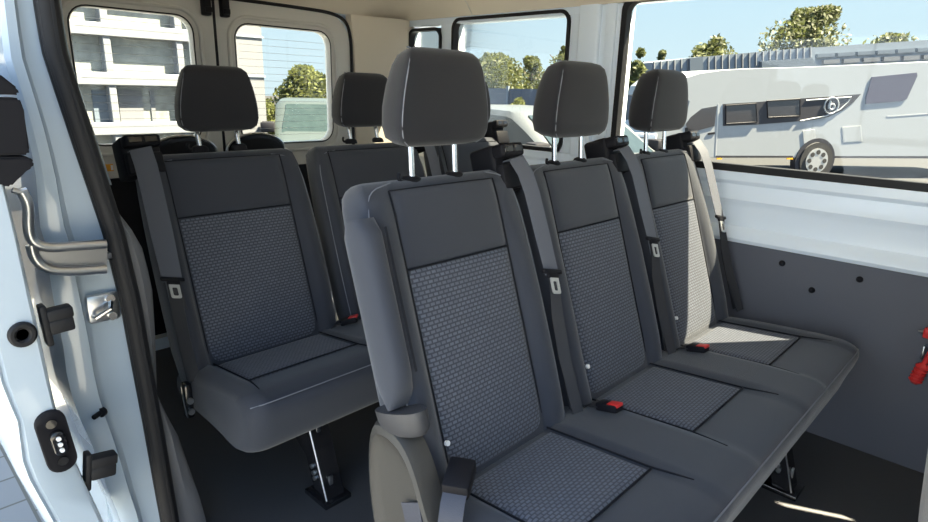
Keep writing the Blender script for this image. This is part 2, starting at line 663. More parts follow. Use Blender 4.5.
# black seal round the door aperture
bm = bmesh.new()
tube(bm, [Vector((XR + 0.006, a, b)) for a, b in chaikin([(1.757, 0.1), (1.757, 1.1), (1.755, 1.30), (1.69, 1.35), (1.5, 1.357), (0.8, 1.357), (0.58, 1.35), (0.515, 1.30), (0.515, 1.1), (0.515, 0.1)], 3, False)], 0.007, 8)
tube(bm, [(XR - 0.006, 1.124, 0.08), (XR - 0.006, 1.124, 1.352)], 0.008, 8)
structure(link_mesh('trim_3', bm, M['rubber']))

# ---- near side wall behind the door opening, and the header over the opening
bm = bmesh.new()
box(bm, (-2.46, 0.29, 0.0), (-1.34, 0.318, 1.50))
box(bm, (-1.33, 0.30, 1.40), (XEND, 0.36, 1.56))
structure(link_mesh('wall_left', bm, M['paint'], smooth=False))

bm = bmesh.new()  # unseen cab front and near side, added to cut light from ahead
box(bm, (XEND - 0.05, 0.30, -0.1), (XEND, YF + 0.06, 0.95))
box(bm, (XEND - 0.05, 0.30, 1.28), (XEND, YF + 0.06, 1.5))
box(bm, (0.42, 0.30, -0.1), (XEND, 0.36, 0.85))
structure(link_mesh('wall_light_block', bm, M['greytrim'], smooth=False))

# ---- pillar at the rear edge of the door opening
PX = -1.25
pil = structure(empty('trim_1', (PX, 0.30, 0)))
L = pil.location


def pedge(pts, X, dx=0.0):
    return [atx(u, v, X) + Vector((dx, 0, 0)) for u, v in pts]


outerL = [(-6, -40), (-2, 0), (5, 60), (18, 100), (30, 140), (37, 180), (40, 225), (48, 250), (50, 275), (54, 300), (63, 340), (68, 380), (76, 410), (97, 455), (104, 480), (122, 522), (132, 560)]
sealL = [(28, -40), (34, 0), (42, 50), (58, 100), (75, 160), (99, 230), (118, 300), (127, 350), (142, 420), (158, 500), (162, 522), (166, 560)]
seal_c = [(41, -40), (46, 0), (54, 50), (70, 100), (88, 155), (113, 230), (130, 300), (139, 350), (152, 420), (166, 500), (170, 522), (176, 560)]
sealR = [(52, -40), (58, 0), (66, 50), (82, 100), (101, 160), (124, 230), (141, 300), (149, 350), (162, 420), (174, 500), (179, 522), (185, 560)]


def resample(pts, n):
    ds = [0]
    for a, b in zip(pts[:-1], pts[1:]):
        ds.append(ds[-1] + math.hypot(b[0] - a[0], b[1] - a[1]))
    o = []
    for k in range(n):
        s = ds[-1] * k / (n - 1)
        i = 0
        while i < len(pts) - 2 and ds[i + 1] < s:
            i += 1
        f = (s - ds[i]) / (ds[i + 1] - ds[i])
        o.append((pts[i][0] + (pts[i + 1][0] - pts[i][0]) * f, pts[i][1] + (pts[i + 1][1] - pts[i][1]) * f))
    return o


# painted jamb: stepped section lofted down the pillar
A = resample(outerL, 26)
B = resample(sealL, 26)
bm = bmesh.new()
lv = []
for (ua, va), (ub, vb) in zip(A, B):
    P = atx(ua, va, PX) - L
    Q = atx(ub + 8, vb, PX) - L
    wv = Q - P
    lv.append([P + Vector((-0.12, 0.0, 0)), P + Vector((-0.004, 0, 0)), P + wv * .12 + Vector((0.004, 0, 0)), P + wv * 0.34 + Vector((0.004, 0, 0)), P + wv * 0.40 + Vector((-0.012, 0, 0)),
               P + wv * 0.48 + Vector((-0.018, 0, 0)), P + wv * 0.8 + Vector((-0.016, 0, 0)), Q + Vector((-0.014, 0, 0)), Q + Vector((-0.12, 0.02, 0))])
loft(bm, lv)
link_mesh('door_jamb', bm, M['paint'], pil)
bm = bmesh.new()
sp = [atx(u, v, PX + 0.01) - L for u, v in resample(seal_c, 40)]
tube(bm, sp, 0.0185, 12)
tube(bm, [p + Vector((0.013, 0.004, 0)) for p in sp], 0.006, 8)
tube(bm, [p + Vector((0.008, -0.012, 0)) for p in sp], 0.005, 8)
link_mesh('door_seal', bm, M['rubber'], pil)
# grey inner trim down to the sill
bm = bmesh.new()
TL_ = resample([(104, 190), (124, 240), (141, 300), (150, 350), (162, 420), (174, 500), (185, 560)], 18)
TR_ = resample([(118, 213), (140, 240), (152, 285), (155, 330), (157, 400), (176, 430), (197, 490), (203, 506), (214, 560)], 18)
lv = []
for (ua, va), (ub, vb) in zip(TL_, TR_):
    P = atx(ua - 4, va, PX - 0.02) - L
    Q = atx(ub, vb, PX - 0.03) - L
    wv = Q - P
    lv.append([P + Vector((-0.05, 0, 0)), P, P + wv * .5 + Vector((0.012, 0, 0)), P + wv * .85 + Vector((0.006, 0, 0)), Q, Q + Vector((-0.05, 0.006, 0))])
loft(bm, lv)
link_mesh('inner_trim', bm, M['greytrim'], pil)
# bright inner flange beside the seal, upper part
bm = bmesh.new()
FL = resample([(54, -40), (58, 0), (66, 50), (82, 100), (101, 160), (110, 185)], 10)
FR = resample([(57, -40), (61, 0), (68, 50), (83, 100), (103, 158), (112, 185)], 10)
lv = []
for (ua, va), (ub, vb) in zip(FL, FR):
    P = atx(ua - 5, va, PX - 0.02) - L
    Q = atx(ub, vb, PX - 0.05) - L
    lv.append([P, Q, Q + Vector((-0.03, 0.0, 0)), P + Vector((-0.03, 0, 0))])
loft(bm, lv)
link_mesh('inner_flange', bm, M['paint'], pil)
# striker latch
bm = bmesh.new()
c = atx(104, 308, PX) - L
box(bm, c + Vector((-0.014, -0.028, -0.028)), c + Vector((0.001, 0.028, 0.028)), 0.006)
st = link_mesh('striker', bm, M['steel'], pil)
bm = bmesh.new()
tube(bm, [c + Vector((0.0, -0.02, -0.012)), c + Vector((0.022, -0.02, -0.008)), c + Vector((0.024, 0.004, 0.002)), c + Vector((0.0, 0.014, 0.012))], 0.0045, 8)
disc(bm, c + Vector((0.0, 0.012, 0.018)), (1, 0, 0), 0.008, 0.006, 12)
disc(bm, c + Vector((0.0, 0.012, -0.018)), (1, 0, 0), 0.008, 0.006, 12)
link_mesh('striker_loop', bm, M['chrome'], st)
# rubber pin
bm = bmesh.new()
c = atx(103, 411, PX) - L
disc(bm, c, (0.6, -0.8, 0), 0.010, 0.008, 14)
disc(bm, c + Vector((0.004, -0.006, 0)), (0.6, -0.8, 0), 0.005, 0.018, 12)
link_mesh('buffer_pin', bm, M['rubber'], pil)
# guide rail wrapped round the pillar
bm = bmesh.new()
for pts, X in (([(22, 192), (29, 205), (28, 230), (33, 243), (48, 248), (75, 246), (106, 244)], -1.20), ([(31, 245), (34, 258), (44, 268), (62, 272), (106, 269)], -1.20)):
    pp = chaikin([tuple(atx(u, v, X) - L) for u, v in pts], 2, False)
    tube(bm, pp, 0.0085, 10)
box(bm, atx(40, 264, PX + 0.03) - L, atx(108, 256, PX + 0.004) - L, 0.002)
ribbon(bm, [atx(38, 256, -1.213) - L, atx(60, 259, -1.213) - L, atx(107, 257, -1.213) - L], 0.020, 0.002, (0, 0, 1))
rl = link_mesh('guide_rail', bm, M['steel'], pil)
bm = bmesh.new()
c = atx(97, 258, PX + 0.032) - L
box(bm, c + Vector((-0.002, -0.016, -0.008)), c + Vector((0.002, 0.016, 0.008)))
link_mesh('rail_stop', bm, M['label'], rl, smooth=False)
bm = bmesh.new()
tube(bm, [atx(12, 190, -1.2) - L, atx(20, 192, -1.2) - L, atx(27, 190, -1.2) - L], 0.005, 8)
link_mesh('cable_plug', bm, M['steel'], pil)

# ---- sliding door, slid back along the outside
DX = -1.10
door = empty('sliding_door', (DX, 0.17, 0))
tag(door, 'white sliding door slid back outside the pillar, with black contact plate on its edge', 'door')
L = door.location
inn = resample([(-14, 60), (5, 180), (20, 240), (40, 330), (60, 420), (80, 470), (105, 522), (118, 552)], 26)
oute = resample([(-60, 60), (-40, 180), (-25, 300), (-2, 392), (10, 414), (16, 432), (13, 452), (24, 482), (50, 526), (64, 552)], 26)
bm = bmesh.new()
lv = []
for (ua, va), (ub, vb) in zip(oute, inn):
    P = atx(ua, va, DX) - L
    Q = atx(ub, vb, DX) - L
    wv = Q - P
    lv.append([P + Vector((-1.1, 0.0, 0)), P + Vector((-0.03, -0.004, 0)), P + Vector((-0.008, 0, 0)), P + wv * .10 + Vector((0.001, 0, 0)), P + wv * .16 + Vector((-0.004, 0, 0)), P + wv * .22 + Vector((0.0, 0, 0)), P + wv * .9, P + wv * .97 + Vector((-0.004, 0, 0)), Q + Vector((-0.014, 0, 0)), Q + Vector((-1.1, 0.0, 0))])
loft(bm, lv)
link_mesh('door_shell', bm, M['paint'], door)


def on_door(u, v, dx=0.0):
    return atx(u, v, DX + dx) - L


# contact plate
pc = on_door(56, 441, 0.002)
pa = (on_door(64, 468) - on_door(47, 416)).normalized()
pn = Vector((1, 0, 0))
pb = pa.cross(pn).normalized()


def stadium(c, ln, r, n=10):
    o = []
    for s in (1, -1):
        for k in range(n + 1):
            a = math.radians(-90 + 180 * k / n)
            v2 = pa * s * (ln + r * math.cos(a)) + pb * s * r * math.sin(a)
            o.append(c + v2)
    return o


bm = bmesh.new()
rr = (on_door(69, 436) - on_door(45, 446)).length / 2 * 1.25
ll = (on_door(64, 468) - on_door(47, 416)).length / 2 - rr * 0.7
lv = [stadium(pc + pn * d, ll * s1, rr * s1) for d, s1 in ((-0.003, 1), (0.004, 1), (0.006, 0.94))]
loft(bm, lv)
plate = link_mesh('contact_plate', bm, M['black'], door)
for s in (-1, 1):
    bm = bmesh.new()
    disc(bm, pc + pa * s * ll * 1.0 + pn * 0.006, pn, rr * 0.36, 0.003, 16)
    sw = link_mesh('plate_screw', bm, M['blackmetal'], plate)
bm = bmesh.new()
lv = [stadium(pc + pb * rr * -0.1 + pn * d, ll * 0.34 * s1, rr * 0.5 * s1) for d, s1 in ((0.004, 1), (0.014, 0.95), (0.016, 0.8))]
loft(bm, lv)
link_mesh('plug_housing', bm, M['blackmetal'], plate)
for k in (-1, 0, 1):
    bm = bmesh.new()
    disc(bm, pc + pb * rr * -0.1 + pa * k * ll * 0.30 + pn * 0.016, pn, rr * 0.16, 0.004, 12)
    link_mesh('contact_pin', bm, M['label'], plate)
# rubber grommet
bm = bmesh.new()
c = on_door(22, 334)
ring = [c + Vector((0.003, 0.014 * math.cos(2 * math.pi * k / 24), 0.015 * math.sin(2 * math.pi * k / 24))) for k in range(24)]
tube(bm, ring, 0.006, 8, True)
disc(bm, c + Vector((-0.004, 0, 0)), (1, 0, 0), 0.014, 0.004, 20)
link_mesh('grommet', bm, M['rubber'], door)
# two rubber bump stops on the inner edge
for (u, v) in ((58, 318), (101, 464)):
    bm = bmesh.new()
    a = atx(u - 17, v + 5, -1.12) - L
    b = atx(u + 15, v - 3, -1.12) - L
    dv = (b - a).normalized()
    up = Vector((1, 0, 0)).cross(dv).normalized()
    Mx = Matrix((dv, Vector((1, 0, 0)), up)).transposed().to_4x4()
    Mx.translation = a
    ln = (b - a).length
    box(bm, (0.0, -0.012, -0.040), (0.010, 0.012, 0.030), 0.003, 2, Mx)
    box(bm, (0.008, -0.013, 0.000), (ln, 0.013, 0.020), 0.004, 2, Mx)
    box(bm, (0.008, -0.013, -0.022), (ln * 0.96, 0.013, 0.002), 0.004, 2, Mx)
    link_mesh('bump_stop', bm, M['rubber'], door)
# black handle block at the top left
bm = bmesh.new()
for poly in ([(-24, 66), (0, 74), (18, 88), (20, 95), (-24, 94)], [(-24, 97), (20, 98), (24, 110), (30, 150), (29, 155), (-16, 156)], [(-10, 157), (30, 157), (35, 162), (33, 168), (18, 176), (12, 187), (2, 186), (-10, 178)]):
    P = [on_door(u, v, 0.02) for u, v in poly]
    extrude_poly(bm, P, (-0.05, 0, 0))
bmesh.ops.bevel(bm, geom=list(bm.edges), offset=0.003, segments=2, affect='EDGES')
link_mesh('door_handle', bm, M['black'], door)

# ================================================================ BENCHES
RK = math.radians(18.5)
AV = Vector((-math.sin(RK), 0, math.cos(RK)))     # up along a backrest
NV = Vector((math.cos(RK), 0, math.sin(RK)))      # forward out of a backrest


def bpt(J, y, n, t):
    return J + AV * t + NV * n + Vector((0, y, 0))


def make_backrest(root, J, k, hw=0.213, L=0.585, pw=0.140, tU=0.418, tT=0.563, t0=0.015, side='plain'):
    ks = k
    half = [(0.0, 0.0), (pw * 0.6, 0.0), (pw - 0.006, 0.001), (pw + 0.004, 0.001), (pw + 0.014, 0.013), (pw + 0.032, 0.023), (hw - 0.018, 0.020), (hw - 0.003, 0.004), (hw, -0.030), (hw - 0.004, -0.075), (hw - 0.03, -0.098), (hw * .5, -0.105), (0.0, -0.105)]
    full = half + [(-a, b) for a, b in half[-2:0:-1]]

    def section(t, sw, dp, bol, off=0.0):
        pts = []
        for y, n in full:
            nn = n
            if n > 0.002:
                nn = n * bol
            yy = y * sw
            nn = -0.0525 + (nn + 0.0525) * dp + off
            pts.append((yy, nn))
        pts = chaikin(pts, 2)
        return [bpt(J, y, n, t) for y, n in pts]

    lv = []
    for t, sw, dp, bol, off in ((-0.055, 0.70, 0.50, 0.3, 0.0), (-0.048, 0.84, 0.78, 0.5, 0.0), (-0.03, 0.93, 0.95, 0.8, 0), (0.0, 0.97, 1, 1, 0), (0.08, 1, 1, 1.1, 0), (0.2, 1, 1, 1.1, 0), (0.32, 0.995, 1, 1, 0), (0.42, 0.985, 1, 0.7, 0), (0.50, 0.97, 0.98, 0.4, 0), (0.545, 0.955, 0.95, 0.3, -0.001), (L - 0.018, 0.93, 0.86, 0.2, -0.003), (L - 0.006, 0.89, 0.70, 0.1, -0.004), (L, 0.84, 0.50, 0, -0.004)):
        lv.append(section(t, sw, dp, bol, off))
    bm = bmesh.new()
    loft(bm, lv)
    b = link_mesh('backrest', bm, M['plain'], root)

    def front(y, t):
        # front face of the middle panels, softly cushioned
        e = max(0.0, 1 - (abs(y) / pw) ** 4)
        low = max(0.0, 1 - max(0, t - 0.0) / 0.09)
        top = max(0.0, (t - 0.50) / 0.07)
        return bpt(J, y, 0.0015 + 0.005 * e - 0.010 * low * low - 0.005 * top * top, t)

    def patch(ta, tb, extra):
        def fn(a, c):
            y = (a * 2 - 1) * pw
            t = ta + (tb - ta) * c
            ee = min(a, 1 - a, c * 1.2, (1 - c) * 1.2) / 0.06
            ee = min(1, max(0, ee))
            return front(y, t) + NV * (extra * math.sin(ee * math.pi / 2) - 0.003)
        return fn

    grid_mesh('backrest_insert', patch(t0, tU, 0.006), 30, 36, M['woven'], b, pw * 2, tU - t0)['label'] = 'woven patterned insert'
    grid_mesh('upper_panel', patch(tU, tT, 0.006), 30, 16, M['plain'], b, pw * 2, tT - tU)
    # seams round the panels
    runs = [[front(s * pw, t0 + (tT - t0) * q / 24) + NV * 0.0003 for q in range(25)] for s in (-1, 1)]
    runs.append([front(-pw + 2 * pw * q / 16, tU) + NV * 0.0008 for q in range(17)])
    runs.append([front(-pw + 2 * pw * q / 16, tT) + NV * 0.0003 for q in range(17)])
    for run, rr0 in zip(runs, (0.0017, 0.0017, 0.0020, 0.0011)):
        bm = bmesh.new()
        tube(bm, run, rr0, 6)
        link_mesh('panel_seam', bm, M['seam'], b)
    # stitched seam along both outer shoulders
    for s in (-1, 1):
        bm = bmesh.new()
        pp = []
        for t, sw, dp, bol, off in ((0.02, 0.985, 1, 1.0, 0), (0.12, 1, 1, 1.1, 0), (0.24, 1, 1, 1.05, 0), (0.36, 0.99, 1, 0.9, 0), (0.46, 0.975, 1, 0.55, 0), (0.52, 0.955, 0.97, 0.35, 0)):
            pp.append(tuple(bpt(J, s * (hw - 0.005) * sw, -0.0525 + (0.009 * bol + 0.0525) * dp, t)))
        pp.append(tuple(bpt(J, s * hw * 0.86, -0.004, 0.566)))
        pp.append(tuple(bpt(J, s * hw * 0.60, -0.008, 0.578)))
        tube(bm, chaikin(pp, 2, False), 0.0013, 6)
        link_mesh('stitching', bm, M['thread'], b)
    return b


def make_headrest(root, J, y0, z0, xf, ws=1.0, hs=1.0):
    """head cushion on two chromed posts; xf = front face x (local)"""
    H = 0.176 * hs
    dp = 0.100
    lv = []
    for q, wd, f, bk in ((0.0, 0.66, -0.026, 0.62), (0.025, 0.84, -0.010, 0.82), (0.08, 0.95, -0.002, 0.96), (0.20, 1.0, 0.001, 1.0), (0.40, 0.985, 0.001, 1.0), (0.62, 0.92, 0.000, 0.96), (0.82, 0.835, -0.002, 0.88), (0.92, 0.78, -0.006, 0.78), (0.975, 0.69, -0.014, 0.62), (1.0, 0.52, -0.026, 0.42)):
        W_ = 0.117 * wd * ws
        x1 = xf + f
        x0 = xf - dp * bk
        loop = [(x1, -W_ * .94), (x1 + 0.004, 0), (x1, W_ * .94), (x1 - 0.010, W_), (x0 + 0.018, W_ * .86), (x0, W_ * .62), (x0 - 0.004, 0), (x0, -W_ * .62), (x0 + 0.018, -W_ * .86), (x1 - 0.010, -W_)]
        loop = chaikin(loop, 2)
        lv.append([Vector((a, y0 + b, z0 + q * H)) for a, b in loop])
    bm = bmesh.new()
    loft(bm, lv)
    h = link_mesh('headrest', bm, M['head'], root)
    for s in (-1, 1):
        bm = bmesh.new()
        pp = []
        for q, wd, f in ((0.02, 0.80, -0.010), (0.08, 0.95, -0.003), (0.20, 1.0, 0.000), (0.40, 0.985, 0.000), (0.62, 0.92, -0.001), (0.82, 0.835, -0.003), (0.92, 0.77, -0.008), (0.985, 0.66, -0.020)):
            pp.append((xf + f - 0.0035, y0 + s * 0.117 * wd * ws * 0.962, z0 + q * H))
        pp.append((xf - 0.045, y0 + s * 0.117 * 0.56 * ws, z0 + H * 0.997))
        tube(bm, chaikin(pp, 2, False), 0.0013, 6)
        link_mesh('stitching', bm, M['thread'], h)
    for s in (-1, 1):
        bm = bmesh.new()
        base = bpt(J, y0 + s * 0.058 * ws, -0.030, 0.575)
        topp = Vector((xf - 0.045, y0 + s * 0.058 * ws, z0 + 0.015))
        tube(bm, [base, topp], 0.0062, 14)
        link_mesh('headrest_post', bm, M['chrome'], h)
        bm = bmesh.new()
        c = bpt(J, y0 + s * 0.058 * ws, -0.030, 0.574)
        lvv = []
        for r, d in ((0.018, 0), (0.018, 0.010), (0.014, 0.015), (0.008, 0.017)):
            lvv.append([c + AV * d + Vector((r * 0.8 * math.cos(2 * math.pi * k / 16), r * 1.25 * math.sin(2 * math.pi * k / 16), 0)) for k in range(16)])
        loft(bm, lvv)
        if s < 0:
            tube(bm, chaikin([tuple(c + Vector(v)) for v in ((0.0, -0.015, 0.008), (0.002, -0.03, 0.006), (0.002, -0.036, 0.014), (0.0, -0.032, 0.022))], 2, False), 0.0035, 8)
        link_mesh('post_collar', bm, M['black'], h)
    return h


def make_guide(root, J, y, t=0.585, w=0.040):
    """plastic shoulder guide the belt comes out of"""
    bm = bmesh.new()
    c = bpt(J, y, 0, t)
    Mx = Matrix((NV, Vector((0, 1, 0)), AV)).transposed().to_4x4()
    Mx.translation = c
    box(bm, (-0.085, -w, -0.055), (-0.012, w, 0.050), 0.010, 3, Mx)
    box(bm, (-0.030, -w * 0.92, 0.018), (0.016, w * 0.92, 0.048), 0.008, 3, Mx)
    box(bm, (-0.030, -w * 0.92, -0.050), (0.006, w * 0.92, 0.004), 0.006, 2, Mx)
    g = link_mesh('belt_guide', bm, M['black'], root)
    bm = bmesh.new()
    box(bm, (0.013, -w * 0.75, 0.026), (0.0175, -0.002, 0.042), 0.002, 1, Mx)
    box(bm, (0.013, 0.002, 0.026), (0.0175, w * 0.75, 0.042), 0.002, 1, Mx)
    link_mesh('guide_cap', bm, M['blackmetal'], g)
    return g


def make_belt(root, J, y, ya_, tg=0.592, tq=0.30, end=Vector((0.02, 0, 0.36)), n0=0.012, nq=0.034, halfw=0.021, twist=True):
    """webbing from the guide to the tongue, then on to the anchor"""
    ya = ya_
    side0 = Vector((0.10, 1, 0.25))
    p0 = bpt(J, y, n0, tg + 0.006)
    p1 = bpt(J, y * .7 + ya * .3, nq, tg * 0.7 + tq * 0.3)
    p2 = bpt(J, ya, nq + 0.004, tq)
    bm = bmesh.new()
    ribbon(bm, [bpt(J, y, -0.01, tg + 0.008), p0, p0 * .55 + p1 * .45 + NV * 0.006, p1, p1 * .5 + p2 * .5, p2], [halfw, halfw, halfw, halfw, halfw, halfw * 0.9], 0.0008, side0)
    b = link_mesh('seat_belt', bm, M['belt'], root)
    # second run down to the anchor beside the cushion
    bm = bmesh.new()
    e0 = end + Vector((0, ya + J.y, 0))
    ribbon(bm, [p2 + NV * 0.004, p2 * .7 + e0 * .3 + NV * -0.006, p2 * .4 + e0 * .6 + NV * -0.008, e0], halfw * 0.62, 0.0009, [Vector((0.1, 1, 0.2)), Vector((0.6, 0.8, 0.2)), Vector((0.7, 0.7, 0)), Vector((0.5, 0.9, 0))])
    ribbon(bm, [p2 + NV * 0.001, p2 * .6 + e0 * .4 + Vector((0.0, 0.012, 0)) + NV * -0.016, e0 + Vector((-0.02, 0.014, 0))], halfw * 0.6, 0.0009, [Vector((0.1, 1, 0.2)), Vector((0.4, 0.9, 0.2)), Vector((0.4, 0.9, 0))])
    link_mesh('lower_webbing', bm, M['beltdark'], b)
    # tongue: black bridge and steel plate
    Mx = Matrix((NV, Vector((0.15, 1, -0.22)).normalized(), AV)).transposed().to_4x4()
    Mx.translation = p2
    bm = bmesh.new()
    box(bm, (-0.004, -0.029, -0.002), (0.007, 0.029, 0.009), 0.004, 2, Mx)
    box(bm, (-0.003, -0.016, -0.012), (0.006, 0.016, 0.004), 0.004, 2, Mx)
    tg_ = link_mesh('tongue_bridge', bm, M['black'], b)
    bm = bmesh.new()
    outl = rrect(-0.0125, -0.046, 0.0125, -0.004, 0.005, 3)
    inl = rrect(-0.0065, -0.039, 0.0065, -0.018, 0.003, 3)
    holed(bm, outl, inl, lambda a, c, d: Mx @ Vector((0.002 + d, a, c)), 0.003)
    link_mesh('tongue_plate', bm, M['tongue'], b)
    return b


def make_buckle(root, p, d, scale=1.0, lab=None):
    """black buckle with a red button, strap behind"""
    d = Vector(d).normalized()
    s = Vector((0, 0, 1)).cross(d).normalized()
    nn = d.cross(s)
    Mx = Matrix((d * scale, s * scale, nn * scale)).transposed().to_4x4()
    Mx.translation = p
    bm = bmesh.new()
    box(bm, (-0.002, -0.015, -0.009), (0.052, 0.015, 0.009), 0.004, 2, Mx)
    bk = link_mesh('buckle', bm, M['black'], root)
    bm = bmesh.new()
    box(bm, (0.026, -0.012, 0.003), (0.0545, 0.012, 0.0105), 0.002, 2, Mx)
    r = link_mesh('release_button', bm, M['red'], bk)
    r['label'] = 'red release button'
    bm = bmesh.new()
    ribbon(bm, [Vector(p) - d * 0.05 - Vector((0, 0, 0.02)), Vector(p) - d * 0.02, Vector(p) + d * 0.004], 0.017 * scale, 0.0012, s)
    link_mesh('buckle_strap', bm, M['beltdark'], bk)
    return bk


def make_cushion(root, ys, D, hw, zt, zf, pw, x1p, y_lo, y_hi, drop=0.135, bulge=0.012, under=0.0):
    """one long cushion for all the seats of a bench"""
    def prof(y):
        endd = max(0.0, 1 - min(y - y_lo, y_hi - y) / 0.055)
        ed = 1 - math.sqrt(max(0, 1 - min(1, endd) ** 2))
        # distance to the nearest seat centre decides the bolster
        dm = min(abs(y - c) for c in ys)
        bol = 0.0
        if dm > pw:
            q = min(1, (dm - pw) / 0.02)
            bol = bulge * q * q * (3 - 2 * q)
        zz = zt + bol - 0.024 * ed
        zfr = zf + bol * 0.5 - 0.024 * ed
        fr = D - 0.03 * ed * 1.6
        zb = zt - drop
        P = [(-0.10, zz - 0.03), (-0.03, zz - 0.014), (0.02, zz), (0.10, zz + (zf - zt) * .3), (D * .62, zz + (zf - zt) * .7), (D * .80, zfr), (fr - 0.035, zfr - 0.001), (fr - 0.008, zfr - 0.012), (fr + 0.004 - under * .1, zfr - 0.035), (fr - 0.002 - under * .6, zfr - 0.08), (fr - 0.016 - under, zb - 0.004), (fr - 0.05 - under, zb - 0.014), (D * .4, zb), (-0.10, zb)]
        return [Vector((a, y, b)) for a, b in chaikin(P, 2)]
    bm = bmesh.new()
    N = 110
    lv = []
    for i in range(N + 1):
        y = y_lo + (y_hi - y_lo) * (0.5 - 0.5 * math.cos(math.pi * i / N)) * 0.35 + (y_hi - y_lo) * (i / N) * 0.65
        lv.append(prof(y))
    loft(bm, lv)
    cu = link_mesh('cushion', bm, M['plain'], root)
    for c in ys:
        def fn(a, b2, c=c):
            y = c + (a * 2 - 1) * pw
            xx = 0.012 + (x1p - 0.012) * b2
            zz = zt + (zf - zt) * min(1, xx / (D * .8)) + 0.0005
            ee = min(1, min(a, 1 - a, b2, 1 - b2) / 0.06)
            return Vector((xx, y, zz - 0.003 + 0.007 * math.sin(ee * math.pi / 2)))
        grid_mesh('cushion_insert', fn, 24, 24, M['woven'], cu, pw * 2, x1p)['label'] = 'woven patterned insert'
        def zt_(xx):
            return zt + (zf - zt) * min(1, xx / (D * .8)) + 0.001
        for s in (-1, 1):
            bm = bmesh.new()
            tube(bm, [(0.0 + (x1p + 0.075) * q / 12, c + s * (pw + 0.003 + (0.012 * max(0, q - 9) / 3)), zt_((x1p + 0.075) * q / 12) + 0.002) for q in range(13)], 0.0022, 6)
            link_mesh('panel_seam', bm, M['seam'], cu)
        bm = bmesh.new()
        tube(bm, [(x1p, c - pw + 2 * pw * q / 8, zt_(x1p) + 0.002) for q in range(9)], 0.0022, 6)
        link_mesh('panel_seam', bm, M['seam'], cu)
    bm = bmesh.new()
    pp = [(D - 0.005 - 0.05 * (1 - math.sqrt(max(0, 1 - max(0, 1 - min(y - y_lo, y_hi - y) / 0.055) ** 2))), y, zf - 0.0115 - 0.022 * (1 - math.sqrt(max(0, 1 - max(0, 1 - min(y - y_lo, y_hi - y) / 0.055) ** 2)))) for y in [y_lo + 0.012 + (y_hi - y_lo - 0.024) * i / 60 for i in range(61)]]
    tube(bm, pp, 0.0016, 6)
    link_mesh('stitching', bm, M['thread'], cu)
    return cu


def make_stand(root, x_foot, x_top, y, z_top):
    """pressed black steel stand, a slanted channel with bolts"""
    bm = bmesh.new()
    a = Vector((x_top, y, z_top))
    b = Vector((x_foot, y, 0.012))
    for dy in (-0.026, 0.026):
        ribbon(bm, [a + Vector((0, dy, 0)), b + Vector((0, dy, 0))], 0.022, 0.003, (1, 0, 0.0))
    ribbon(bm, [a + Vector((0.022, 0, 0)), b + Vector((0.022, 0, 0))], 0.027, 0.002, (0, 1, 0))
    a2 = Vector((x_top - 0.16, y, z_top))
    b2 = Vector((x_foot - 0.02, y, 0.09))
    for dy in (-0.02, 0.02):
        ribbon(bm, [a2 + Vector((0, dy, 0)), b2 + Vector((0, dy, 0))], 0.016, 0.003, (1, 0, 0))
    box(bm, (x_foot - 0.06, y - 0.04, 0.0), (x_foot + 0.04, y + 0.04, 0.014), 0.003)
    lg = link_mesh('leg', bm, M['blackmetal'], root)
    highlight_bm = bmesh.new()  # bright tube stands in for the highlight along the leg's edge
    tube(highlight_bm, [a + Vector((0.024, -0.026, 0)), b + Vector((0.024, -0.026, 0))], 0.0022, 6)
    link_mesh('edge', highlight_bm, M['steel'], lg)
    for q in (0.18, 0.8):
        bm = bmesh.new()
        p = a * (1 - q) + b * q
        box(bm, p + Vector((0.022, -0.008, -0.016)), p + Vector((0.028, 0.004, 0.016)), 0.002)
        link_mesh('slot_plate', bm, M['steel'], lg)
    for q in (0.62, 0.70, 0.76):
        p = a * (1 - q) + b * q
        bm = bmesh.new()
        disc(bm, p + Vector((0.0, -0.029, 0)), (0, -1, 0), 0.006, 0.006, 10)
        link_mesh('bolt', bm, M['steel'], lg)
    return lg


# ---- front bench: three seats, armrest on the near end
b1 = empty('bench_seat', (-0.655, 0.822, 0.0))
tag(b1, 'front three-seat dark grey bench, folded-up armrest on its near end, tall headrests', 'bench seat')
J1 = Vector((0, 0, 0.33))
P1 = 0.46
for k in range(3):
    Jk = J1 + Vector((0, P1 * k, 0))
    make_backrest(b1, Jk, k)
    make_headrest(b1, J1, P1 * k, 0.936, -0.172)
    make_guide(b1, Jk, 0.207)
    make_belt(b1, Jk, 0.213, 0.222, tq=0.338, end=Vector((0.02, 0.045 if k == 2 else 0.006, 0.36)))
make_cushion(b1, [0, P1, 2 * P1], 0.385, 0.213, 0.348, 0.374, 0.138, 0.240, -0.222, 2 * P1 + 0.222, under=0.022)
make_buckle(b1, Vector((0.045, 0.275, 0.372)), (0.8, -0.05, 0.20), 1.0)
make_buckle(b1, Vector((0.045, 0.275 + P1, 0.372)), (0.8, -0.05, 0.20), 1.0)
